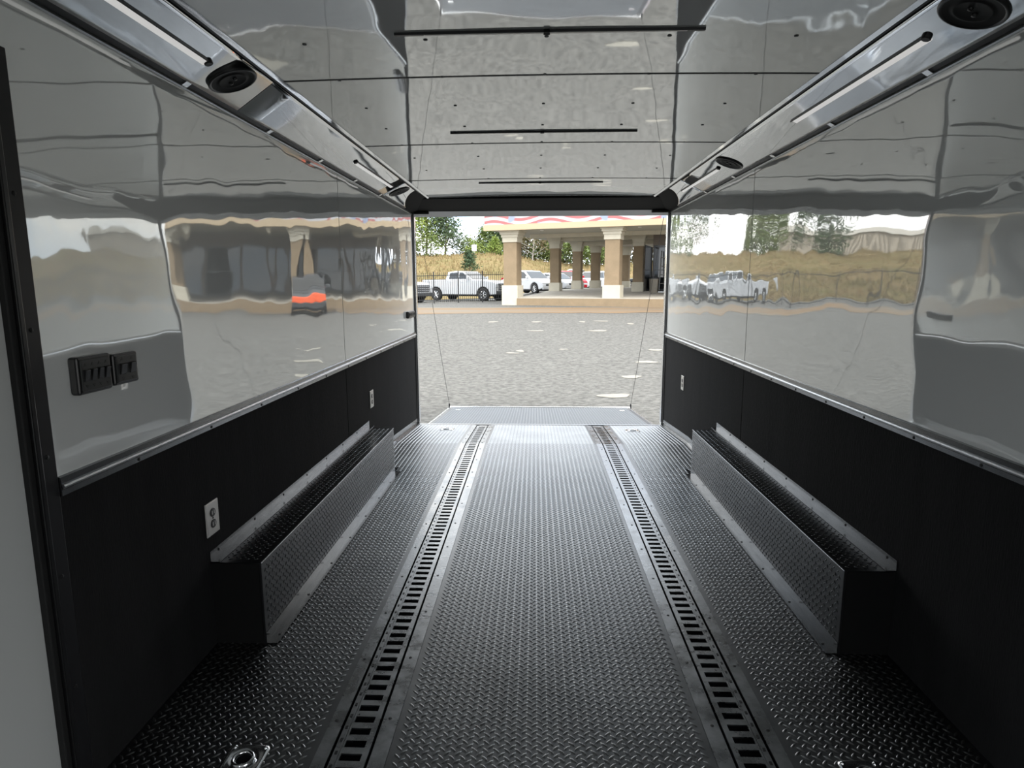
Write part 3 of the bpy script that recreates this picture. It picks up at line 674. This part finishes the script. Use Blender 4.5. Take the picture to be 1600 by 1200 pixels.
for i, (x, y, rx, ry, lb) in enumerate((
    (1.87, 18.7, .29, .2, 'wide pale spot on the lot below the front canopy column'),
    (0.03, 18.7, .22, .16, 'wide pale spot on the lot in line with the opening centre'),
    (-1.49, 21.9, .17, .2, 'leftmost pale spot in the far row near the dirt strip'),
    (0.03, 21.9, .17, .2, 'second pale spot from left in the far row near the dirt strip'),
    (1.63, 21.9, .12, .2, 'narrow pale spot left of the longest one in the far row'),
    (2.32, 22.2, .24, .2, 'longest pale spot of the far row near the dirt strip'),
    (3.17, 21.1, .12, .2, 'rightmost small pale spot of the far row, beside the right cable'),
    (-0.34, 14.0, .10, .14, 'small pale spot halfway out on the lot, right one of a touching pair'),
    (0.64, 14.3, .10, .1, 'single small pale spot halfway out, right of the touching pair'),
    (-0.51, 13.65, .15, .09, 'small pale spot halfway out on the lot, left one of a touching pair'))):
    blob(x, y, rx, ry, 'asphalt_patch', 'pale', lb, 'patch', 'small pale spots on the lot', 20 + i)

# ------------------------------------------------------------------ canopy building
TH = math.radians(19); BO = Vector((-1.19, 33.0, 0)); BU = Vector((math.cos(TH), -math.sin(TH), 0)); BV = Vector((math.sin(TH), math.cos(TH), 0))
bl = thing('canopy_building', 'tan canopy building with a red striped flag mural band', 'building', BO, -TH)
def pz(v): return 0.58 + 0.26 * min(max(v, 0) / 6.4, 1) + 0.13 * min(max((v - 6.4) / 6, 0), 1)
# porch
q = MB(); cols_ = [(0.3, 26)]
vs = [-0.45, 3, 6.4, 9, 12.4, 18]
ul = [0.42, 0.3, -0.2, -0.3, 0.3, 1.6]
for v, u in zip(vs, ul): q.v += [(u, v, pz(v)), (30, v, pz(v))]
for i in range(len(vs) - 1): n = 2 * i; q.f.append((n, n + 1, n + 3, n + 2))
n = len(q.v); q.v += [(0.42, -0.45, -0.6), (30, -0.45, -0.6), (0.42, 3, -0.6), (0.1, 6.4, -0.6)]; q.f += [(n, n + 1, 1, 0), (n + 2, n, 0, 2), (n + 3, n + 2, 2, 4)]
q.build('porch', 'conc', bl)
MB().box(0.42, 30, -0.50, -0.452, -0.6, 0.55).build('porch_face', 'tan', bl)
def column(u, v, wf, zb, name='column'):
    c = MB().box(u - wf / 2, u + wf / 2, v - wf / 2, v + wf / 2, zb, 3.9).build(name, 'tan', bl)
    bw = wf * 0.60; MB().box(u - bw, u + bw, v - bw, v + bw, zb - 0.4, zb + (0.95 if wf > 0.6 else 0.5)).build('plinth', 'cream', c)
    q = MB(); h = 0.0
    for k, (a, z0, z1) in enumerate(((0.56, 3.38, 3.62), (0.62, 3.62, 3.76), (0.70, 3.76, 3.88), (0.78, 3.88, 4.0))): a *= wf; q.box(u - a, u + a, v - a, v + a, z0, z1)
    q.build('capital', 'cream', c)
for i in range(6): column(5.28 * i, 0, 0.72, 0.26 if i < 2 else 0.3)
def uv(x, y): d = Vector((x, y, 0)) - BO; return d.dot(BU), d.dot(BV)
for x, y, zb in ((1.233, 39.0, 0.84), (2.813, 42.8, 0.97), (4.173, 44.5, 0.98), (6.856, 48.7, 0.95), (5.951, 37.0, 0.85)): column(*uv(x, y), 0.56, zb)
# soffit, fascia, mural band, beams
q = MB(); poly = [(-1.2, -0.75), (31, -0.75), (31, 19), (1.6, 19), (-1.0, 7.0)]
q.prism(poly, lambda p: (p[0], p[1], 4.0), lambda p: (p[0], p[1], 4.2)); q.build('soffit', 'soffit', bl)
MB().box(-1.25, 31, -0.85, -0.752, 3.94, 4.22).build('fascia', 'fasc', bl)
mu = MB().box(-1.22, 31, -0.80, -0.5, 4.22, 6.6).build('mural_band', 'mural', bl)
MB().box(-1.2, -0.9, -0.5, 7.0, 4.21, 6.6).build('parapet_side', 'cream', bl)
for v in (3.2, 6.4): MB().box(-0.1, 8, v - 0.2, v + 0.2, 3.80, 3.999).build('beam', 'cream', bl)
MB().box(0.5, 8, 10.3, 10.7, 3.75, 3.999).build('beam', 'cream', bl)
for u in (1.4, 6.4): MB().lathe([(0.09, 0), (0.09, -0.03), (0.0001, -0.04)], 14, (Vector((u, 0.6, 3.999)), Vector((1, 0, 0)), Vector((0, 1, 0)), Vector((0, 0, 1)))).build('downlight', 'sign', bl)
# storefront under the canopy
st = MB().box(6.25, 30, 6.0, 6.3, 0.5, 4.0).build('storefront', 'store', bl)
u = 6.35
while u < 29:
    MB().box(u, u + 1.5, 5.96, 5.999, 0.95, 3.3).build('pane', 'darkglass', st)
    q = MB(); q.box(u - 0.05, u + 0.02, 5.92, 6.0, 0.86, 3.4); q.box(u + 1.48, u + 1.55, 5.92, 6.0, 0.86, 3.4); q.box(u, u + 1.5, 5.92, 6.0, 3.28, 3.4); q.box(u, u + 1.5, 5.92, 6.0, 0.86, 0.98); q.box(u, u + 1.5, 5.93, 6.0, 2.0, 2.06)
    q.build('window_frame', 'gpaint', st); u += 1.85
MB().box(6.2, 6.24, 3.5, 6.0, 0.86, 3.3).build('side_glass', 'darkglass', st)
def P(u, v, z=0): p = BO + BU * u + BV * v; return (p.x, p.y, z)
e = thing('trash_bin', 'grey trash bin standing by the shop entrance on the porch', 'bin', P(6.55, 4.6, pz(4.6)), -TH)
MB().lathe([(0.0001, 0), (0.22, 0), (0.26, 0.75), (0.28, 0.76)], 18).build('bucket', 'conc', e, smooth=True); MB().lathe([(0.29, 0.76), (0.29, 0.80), (0.2, 0.86), (0.0001, 0.88)], 18).build('lid', 'gpaint', e, smooth=True)
e = thing('hand_truck', 'pale two wheeled hand truck leaning beside the shop entrance', 'hand truck', P(7.0, 4.9, pz(4.9)), -TH)
for dx in (-0.2, 0.2): MB().tube((dx, 0, 0.1), (dx, 0.7, 2.3), 0.03).build('side_tube', 'rim', e)
for k in range(4): MB().tube((-0.2, 0.13 + 0.15 * k, 0.5 + 0.47 * k), (0.2, 0.13 + 0.15 * k, 0.5 + 0.47 * k), 0.022).build('rung', 'rim', e)
MB().box(-0.24, 0.24, -0.22, 0.02, 0.02, 0.05).build('toe_plate', 'rim', e)
for dx in (-0.27, 0.27): MB().tube((dx - 0.03, 0.06, 0.13), (dx + 0.03, 0.06, 0.13), 0.13, seg=16).build('wheel', 'tyre', e)

# ------------------------------------------------------------------ vehicles
def arc(cx, cz, r, n=9): return [(cx - r * math.cos(math.pi * i / n), cz + r * math.sin(math.pi * i / n)) for i in range(n + 1)]
def vehicle(name, label, kind, paint, loc, rz, group=None, band=None):
    e = thing(name, label, 'truck' if kind == 'pickup' else 'car', loc, rz, group)
    if kind == 'pickup':
        W_, r, wx = 1.0, 0.42, (-1.80, 1.95)
        low = [(-2.95, 0.62), (-2.93, 1.36)] + [(-0.95, 1.38), (1.10, 1.36), (2.2, 1.30), (2.78, 1.20), (2.92, 1.0), (2.93, 0.45), (2.5, 0.42)]
        cab = [(-1.0, 1.36), (-0.88, 1.86), (-0.3, 1.93), (0.35, 1.90), (1.15, 1.36)]
        glass = [[(-0.72, 1.42), (-0.68, 1.80), (0.0, 1.83), (0.0, 1.42)], [(0.06, 1.42), (0.06, 1.83), (0.33, 1.81), (0.88, 1.42)]]
    elif kind == 'suv':
        W_, r, wx = 0.93, 0.36, (-1.35, 1.4)
        low = [(-2.25, 0.5), (-2.28, 1.0), (-1.9, 1.06), (0.9, 1.05), (1.95, 0.95), (2.25, 0.78), (2.28, 0.4), (2.0, 0.32)]
        cab = [(-2.1, 1.03), (-1.75, 1.58), (-0.6, 1.68), (0.2, 1.62), (1.05, 1.03)]
        glass = [[(-1.75, 1.08), (-1.55, 1.5), (-0.55, 1.58), (-0.55, 1.08)], [(-0.48, 1.08), (-0.48, 1.58), (0.15, 1.53), (0.8, 1.08)]]
    else:
        W_, r, wx = 0.9, 0.33, (-1.35, 1.4)
        low = [(-2.3, 0.45), (-2.3, 0.92), (-1.5, 0.98), (0.8, 0.95), (1.9, 0.85), (2.28, 0.7), (2.3, 0.35), (2.0, 0.28)]
        cab = [(-1.85, 0.95), (-1.05, 1.38), (-0.3, 1.45), (0.2, 1.40), (1.05, 0.93)]
        glass = [[(-1.35, 1.0), (-0.98, 1.30), (-0.4, 1.36), (-0.4, 1.0)], [(-0.34, 1.0), (-0.34, 1.37), (0.15, 1.32), (0.75, 1.0)]]
    bot = 0.42 if kind == 'pickup' else 0.3
    under = []
    for cx in (wx[1], wx[0]):
        under += [(cx + r * 1.22, bot)] + [(x, z) for x, z in arc(cx, r, r * 1.2)][::-1][1:-1] + [(cx - r * 1.22, bot)]
    body = MB().prism(low + under, lambda p: (p[0], -W_, p[1]), lambda p: (p[0], W_, p[1])).build('body', paint, e, bevel=0.05, seg=2)
    MB().box(wx[0] - r * 1.3, wx[1] + r * 1.3, -W_ + 0.12, W_ - 0.12, bot - 0.1, bot + 0.5).build('chassis', 'tyre', e)
    ti = 0.16; zb, zt = cab[0][1], max(z for _, z in cab)
    def inset(z): return W_ - 0.03 - ti * (z - zb) / (zt - zb)
    cb = MB().prism(cab, lambda p: (p[0], -inset(p[1]), p[1]), lambda p: (p[0], inset(p[1]), p[1])).build('cab', paint, e, bevel=0.03)
    for sy in (-1, 1):
        for g in glass:
            MB().prism(g if sy < 0 else g[::-1], lambda p: (p[0], sy * (inset(p[1]) - 0.02), p[1]), lambda p: (p[0], sy * (inset(p[1]) + 0.008), p[1])).build('side_window', 'darkglass', cb)
    (ax, az), (bx_, bz) = cab[-2], cab[-1]
    def strip_glass(a, c, nm):
        (x0, z0), (x1, z1) = a, c; dx, dz = x1 - x0, z1 - z0; ln = math.hypot(dx, dz); nx, nz_ = -dz / ln, dx / ln
        if nz_ < 0: nx, nz_ = -nx, -nz_
        p0 = (x0 + dx * .1 + nx * .012, z0 + dz * .1 + nz_ * .012); p1 = (x0 + dx * .9 + nx * .012, z0 + dz * .9 + nz_ * .012)
        b = MB(); b.quad((p0[0], -inset(p0[1]) + .08, p0[1]), (p0[0], inset(p0[1]) - .08, p0[1]), (p1[0], inset(p1[1]) - .08, p1[1]), (p1[0], -inset(p1[1]) + .08, p1[1]))
        ob = b.build(nm, 'darkglass', cb); s_ = ob.modifiers.new('t', 'SOLIDIFY'); s_.thickness = 0.015; s_.offset = 0
    strip_glass((ax, az), (bx_, bz), 'windscreen'); strip_glass(cab[1], cab[0], 'rear_window')
    fxm = low[-2][0] if kind == 'pickup' else low[-3][0] + 0.0
    fx_ = max(p[0] for p in low); rx_ = min(p[0] for p in low)
    gz0, gz1 = (0.70, 1.12) if kind == 'pickup' else (0.45, 0.68)
    MB().box(fx_ - 0.06, fx_ + 0.02, -W_ * 0.62, W_ * 0.62, gz0, gz1).build('grille', 'gpaint', e, bevel=0.02)
    for k in range(3): MB().box(fx_ + 0.015, fx_ + 0.03, -W_ * 0.58, W_ * 0.58, gz0 + (gz1 - gz0) * (0.2 + 0.28 * k), gz0 + (gz1 - gz0) * (0.2 + 0.28 * k) + 0.03).build('grille_bar', 'rim' if kind == 'pickup' else 'gpaint', e)
    MB().box(fx_ - 0.1, fx_ + 0.05, -W_ * 0.96, W_ * 0.96, bot, bot + 0.24).build('front_bumper', ('gpaint' if kind == 'pickup' else paint) if not band else 'gpaint', e, bevel=0.04)
    MB().box(rx_ - 0.06, rx_ + 0.1, -W_ * 0.96, W_ * 0.96, bot + 0.05, bot + 0.27).build('rear_bumper', 'rim' if kind == 'pickup' else paint, e, bevel=0.04)
    if band: MB().box(fx_ - 0.6, fx_ + 0.06, -W_ * 1.01, W_ * 1.01, bot + 0.22, bot + 0.52).build('nose_panel', band, e, bevel=0.04)
    for sy in (-1, 1):
        y0, y1 = sorted((sy * W_ * 0.66, sy * W_ * 0.99))
        MB().box(fx_ - 0.22, fx_ + 0.012, y0, y1, gz1 - 0.24, gz1).build('headlight', 'lamp', e, bevel=0.03)
        MB().box(rx_ - 0.012, rx_ + 0.08, y0 + (0 if sy < 0 else .12), y1 - (0 if sy > 0 else .12), bot + 0.45, bot + 0.85).build('tail_light', 'rlamp', e, bevel=0.02)
        y0, y1 = sorted((sy * (W_ + 0.02), sy * (W_ + 0.22)))
        MB().box(bx_ - 0.32, bx_ - 0.20, y0, y1, zb + 0.03, zb + 0.22).build('side_mirror', paint if not band else 'gpaint', e, bevel=0.03)
        for cx in wx:
            ww = 0.26; o_ = sy * (W_ - ww / 2 + 0.0)
            wh = MB().lathe([(r * 0.62, -ww / 2), (r * 0.94, -ww / 2), (r, -ww * 0.34), (r, ww * 0.34), (r * 0.94, ww / 2), (r * 0.62, ww / 2), (r * 0.58, ww * 0.3), (0.0001, ww * 0.3)], 24, (Vector((cx, o_, r)), Vector((1, 0, 0)), Vector((0, 0, 1)), Vector((0, sy, 0)))).build('wheel', 'tyre', e, smooth=True)
            q = MB(); fr_ = (Vector((cx, o_ + sy * ww * 0.30, r)))
            q.lathe([(r * 0.60, 0.0), (r * 0.60, 0.03), (r * 0.52, 0.03), (r * 0.52, 0.0)], 20, (fr_, Vector((1, 0, 0)), Vector((0, 0, 1)), Vector((0, sy, 0))))
            for k in range(6):
                t = k * math.pi / 3; q.tube(fr_ + Vector((0, sy * 0.02, 0)), fr_ + Vector((r * 0.56 * math.cos(t), sy * 0.02, r * 0.56 * math.sin(t))), r * 0.10, r * 0.07, seg=6)
            q.build('rim', 'rim', wh)
    if kind == 'pickup':
        MB().box(-2.85, -1.08, -W_ + 0.12, W_ - 0.12, 1.345, 1.40).build('bed_cover', 'tyre', e)
    for sy in (-1, 1):
        for xx in ((-0.62, 0.25) if kind == 'pickup' else (-0.9, 0.0)):
            y0, y1 = sorted((sy * (W_ - 0.005), sy * (W_ + 0.02))); MB().box(xx, xx + 0.2, y0, y1, zb - 0.17, zb - 0.13).build('door_handle', paint, e)
    return e
def vat(x, y): return (x, y, gz(x, y))
vehicle('pickup_truck', 'white crew cab pickup broadside behind the fence, left of the first column', 'pickup', 'wpaint', vat(-4.55, 41.8), math.radians(-29), 'parked white pickups')
vehicle('pickup_truck', 'white pickup at the left opening edge, only its dark grille and bonnet directly visible', 'pickup', 'wpaint', vat(-9.6, 40.6), math.radians(-27), 'parked white pickups')
vehicle('parked_car', 'white sport utility car just right of the first column', 'suv', 'wpaint', vat(-0.35, 46.2), math.radians(-48), 'cars parked behind the canopy')
vehicle('parked_car', 'low white sedan parked right of the white sport utility car', 'sedan', 'wpaint', vat(1.5, 48.6), math.radians(-52), 'cars parked behind the canopy')
vehicle('parked_car', 'red car parked between the two left rear columns', 'suv', 'rpaint', vat(2.65, 52.4), math.radians(-75), 'cars parked behind the canopy')
vehicle('parked_car', 'silver white car showing between the slimmer rear columns', 'suv', 'wpaint', vat(5.0, 56), math.radians(-125), 'cars parked behind the canopy')
vehicle('pickup_truck', 'white work pickup far behind the canopy, partly hidden by a rear column', 'pickup', 'wpaint', vat(3.6, 60.3), math.radians(170))
vehicle('parked_car', 'charcoal car parked right of the front canopy column', 'suv', 'gpaint', vat(9.4, 54.5), math.radians(175), 'cars parked behind the canopy')
vehicle('parked_car', 'small black roofed cart with orange nose, mirrored in the left wall', 'suv', 'gpaint', vat(7.3, 26.4), math.radians(-109), band='opaint').scale = (0.62, 0.66, 0.95)

# ------------------------------------------------------------------ iron fence
def fence(x0, y0, x1, y1, label, n):
    d = Vector((x1 - x0, y1 - y0, 0)); ln = d.length; d.normalize()
    e = thing('iron_fence', label, 'fence', (x0, y0, 0), math.atan2(d.y, d.x), 'black iron fence runs')
    def zz(s): return gz(x0 + d.x * s, y0 + d.y * s)
    for i in range(n + 1):
        s = ln * i / n; MB().box(s - 0.035, s + 0.035, -0.035, 0.035, zz(s) - 0.1, zz(s) + 1.85).build('post', 'iron', e)
    q = MB()
    for i in range(n):
        a, c = ln * i / n, ln * (i + 1) / n
        for h in (0.18, 1.60):
            rl = MB(); rl.hexa([(a, -0.018, zz(a) + h), (c, -0.018, zz(c) + h), (c, 0.018, zz(c) + h), (a, 0.018, zz(a) + h), (a, -0.018, zz(a) + h + 0.04), (c, -0.018, zz(c) + h + 0.04), (c, 0.018, zz(c) + h + 0.04), (a, 0.018, zz(a) + h + 0.04)]); rl.build('rail', 'iron', e)
        k = int((c - a) / 0.115)
        for j in range(1, k):
            s = a + (c - a) * j / k; q.box(s - 0.011, s + 0.011, -0.011, 0.011, zz(s) + 0.06, zz(s) + 1.80)
    q.build('pickets', 'iron', e, kind='stuff')
fence(-7.4, 36.9, -1.75, 38.0, 'black iron picket fence in front of the broadside white pickup', 4)
fence(-24.5, 33.6, -7.45, 36.89, 'long black iron picket fence run seen only mirrored in the right wall', 8)

# ------------------------------------------------------------------ trees and plants
def tree(name, label, x, y, h, rad, m, seed, kind='round', group='trees on the hill', n=900, lf=0.34, trunk='bark'):
    rn = random.Random(seed); zg = hill_z(x, y) - 0.1 if y >= 46 else gz(x, y)
    e = thing(name, label, 'tree', (x, y, zg), 0, group)
    q = MB(); q.tube((0, 0, 0), (0.1 * rad, 0, h * 0.55), 0.035 * h * 0.55, 0.012 * h, 7); q.tube((0.1 * rad, 0, h * 0.55), (0, 0.05, h * 0.95), 0.012 * h, 0.003 * h, 6)
    cl_ = []
    nl = 16
    for i in range(nl):
        t = (0.07 + 0.88 * i / nl) if kind == 'round' else (0.25 + 0.7 * i / nl); a = i * 2.4 + rn.uniform(-.4, .4)
        if kind == 'cone': rr = rad * (1.05 - t) * 1.25
        elif kind == 'bare': rr = rad * math.sin(math.pi * min(1, t * 0.9 + 0.1))
        else: rr = rad * math.sin(math.pi * min(1, 0.22 + t * 0.75)) * rn.uniform(0.6, 1.0)
        c = Vector((rr * math.cos(a), rr * math.sin(a), h * t + (0.12 * h if kind == 'bare' else 0)))
        q.tube((0.08 * rad * t, 0, h * (t - 0.12)), c, 0.009 * h, 0.003 * h, 5, cap=False); cl_.append((c * 0.75 + Vector((0, 0, h * t * 0.25)), rr))
    q.build('trunk', trunk, e)
    f = MB()
    for k in range(n):
        c, rr = cl_[rn.randrange(nl)]
        s_ = (0.34 * rad if kind != 'cone' else 0.28 * rad + 0.25 * rr)
        p = c + Vector((rn.gauss(0, s_ * .7), rn.gauss(0, s_ * .7), rn.gauss(0, s_ * 0.5)))
        if p.z < 0.04 * h: p.z = 0.04 * h + rn.uniform(0, .3)
        a = Vector((rn.gauss(0, 1), rn.gauss(0, 1), rn.gauss(0, 0.7))).normalized(); b_ = a.orthogonal().normalized(); b_.rotate(Matrix.Rotation(rn.uniform(0, 6.28), 3, a)); w_ = lf * rn.uniform(0.6, 1.2)
        f.quad(tuple(p - a * w_ * 0.5), tuple(p + b_ * w_ * 0.22), tuple(p + a * w_ * 0.5), tuple(p - b_ * w_ * 0.22))
    f.build('foliage', m, e, kind='stuff')
TR = [
 ('pine_tree', 'tall loose pine at the left edge of the opening', -14.6, 85, 7.6, 2.3, 'leafy', 'cone'),
 ('pine_tree', 'tall dark pine second from the left edge of the opening', -11.9, 84, 7.4, 2.3, 'leafd', 'cone'),
 ('bushy_tree', 'low dense green tree in front of the two tall pines', -13.4, 81, 2.8, 2.2, 'leaf', 'round'),
 ('bushy_tree', 'low green tree between the tall pines and the white sign', -10.2, 88, 2.6, 1.9, 'leafd', 'round'),
 ('bushy_tree', 'small pale tree left of the white sign on the crest', -8.9, 86, 3.0, 1.5, 'leafy', 'round'),
 ('bushy_tree', 'broad green tree on the crest right of the white sign', -6.4, 87, 4.4, 2.3, 'leaf', 'round'),
 ('bushy_tree', 'tall brownish tree close behind the first column', -3.9, 84, 5.6, 2.2, 'leafd', 'round'),
 ('bushy_tree', 'low green brown tree hidden mostly by the first column', -2.0, 89, 4.6, 2.2, 'leafb', 'round'),
 ('bare_tree', 'half bare grey tree just right of the first column', -0.4, 82, 5.0, 2.4, 'leafb', 'bare'),
 ('bushy_tree', 'green brown tree left of the first slim rear column', 1.5, 86, 5.2, 2.2, 'leaf', 'round'),
 ('bushy_tree', 'brown tree hidden mostly by the first slim rear column', 3.3, 90, 5.4, 2.2, 'leafb', 'round'),
 ('pine_tree', 'leaning green pine between first and second rear columns', 5.1, 80, 6.0, 2.2, 'leaf', 'cone'),
 ('bushy_tree', 'dense green tree between second and third rear columns', 7.6, 84, 6.0, 2.2, 'leaf', 'round'),
 ('bushy_tree', 'reddish brown tree between third rear column and front column', 10.3, 84, 5.6, 2.2, 'leafb', 'round'),
 ('bushy_tree', 'brownish tree right of the front canopy column', 14.0, 84, 5.8, 2.6, 'leafb', 'round'),
 ('low_shrub', 'low green shrub at the foot of the leftmost tall pine', -16.2, 83, 2.0, 1.9, 'leaf', 'round'),
 ('low_shrub', 'low shrub on the crest straight behind the white sign', -7.9, 84, 1.9, 1.7, 'leafy', 'round'),
 ('low_shrub', 'low shrub on the crest just left of the first column', -4.9, 82, 1.8, 1.7, 'leaf', 'round'),
 ('low_shrub', 'low shrub below the half bare tree right of the first column', 0.6, 84, 2.2, 2.2, 'leaf', 'round'),
 ('low_shrub', 'low shrub showing between first and second rear columns', 4.3, 86, 2.4, 2.2, 'leafd', 'round'),
 ('low_shrub', 'low shrub showing between second and third rear columns', 8.6, 82, 2.2, 2.2, 'leaf', 'round'),
 ('small_pine', 'small dark pine standing alone on the grassy slope', -6.75, 65, 2.3, 0.75, 'leafd', 'cone'),
 ('small_pine', 'small bright pine on the slope right of the dark one', -5.0, 78, 2.3, 0.8, 'leafy', 'cone'),
 ('bushy_tree', 'large dark tree mirrored in the middle of the right wall', -33.0, 80, 7.4, 3.4, 'leafd', 'round'),
 ('bushy_tree', 'large green tree mirrored left of the dark one in right wall', -27.0, 84, 7.2, 3.2, 'leaf', 'round'),
 ('bushy_tree', 'tall tree mirrored above the tan shed in right wall', -36, 108, 9.5, 3.6, 'leaf', 'round'),
 ('bare_tree', 'thin tree mirrored near the left end of right wall', -19.5, 88, 6.8, 2.0, 'leafd', 'bare'),
]
for i, (nm, lb, x, y, h, rd, m_, kd) in enumerate(TR):
    tree(nm, lb, x, y, h, rd, m_, 100 + i, kd, n=900 if kd == 'bare' else (900 if h < 3.1 else 3000), lf=0.30 if h < 3.1 else 0.42, trunk='barkp' if kd == 'bare' else 'bark')
# tufts of dry grass on the slope
rn = random.Random(11); q = MB()
for k in range(12000):
    x = rn.uniform(-48, 22); y = rn.uniform(47, 84); z = hill_z(x, y); s_ = rn.uniform(0.15, 0.45)
    if y < 46.5 + 17 * sm(-8, -4, x): continue
    a = rn.uniform(0, 3.14); dx, dy = math.cos(a) * s_ * 0.3, math.sin(a) * s_ * 0.3; lx, ly = rn.uniform(-.12, .12), rn.uniform(-.12, .12)
    n = len(q.v); q.v += [(x - dx, y - dy, z - 0.03), (x + dx, y + dy, z - 0.03), (x + lx, y + ly, z + s_)]; q.f.append((n, n + 1, n + 2))
tag(q.build('dry_grass', 'blade', kind='stuff'), 'dry tan grass tufts covering the slope behind the cars', 'grass')

# sign, poles and wires
e = thing('road_sign', 'small white sign board on a post at the crest', 'sign', (-7.49, 78, hill_z(-7.49, 78)))
MB().box(-0.04, 0.04, -0.04, 0.04, -0.1, 1.4).build('post', 'conc', e); MB().box(-0.3, 0.3, -0.08, -0.04, 0.5, 1.25).build('board', 'sign', e, bevel=0.01)
for k, (xa, za, xb, zb) in enumerate(((-40, 11.2, 40, 8.4), (-40, 9.3, 40, 6.9))):
    q = MB(); pr = None
    for i in range(17):
        t = i / 16; p = (xa + (xb - xa) * t, 95, za + (zb - za) * t - 0.7 * math.sin(math.pi * t))
        if pr: q.tube(pr, p, 0.022, seg=5, cap=False)
        pr = p
    tag(q.build('utility_wire', 'iron'), ('upper' if k == 0 else 'lower') + ' utility wire crossing the pale sky left of the canopy', 'wire', 'utility wires')
# tan ribbed shed, far left (seen in the right wall)
e = thing('tan_shed', 'long tan ribbed metal shed mirrored at the top of the right wall', 'building', (-46, 92, 4.6), math.radians(12))
MB().box(-13, 13, 0, 8, -1.5, 3.6).build('shell', 'ribbed', e)
q0 = MB().box(-0.16, 0.16, -0.14, 0, -1.4, 3.55).build('rib', 'ribdark', e); q0.location = (-12.8, 0, 0)
for i in range(1, 30): share(q0, 'rib', e, (-12.8 + 0.88 * i, 0, 0))
MB().prism([(-0.4, 3.55), (4, 4.6), (8.4, 3.55)], lambda p: (-13.3, p[0], p[1]), lambda p: (13.3, p[0], p[1])).build('roof', 'conc', e)
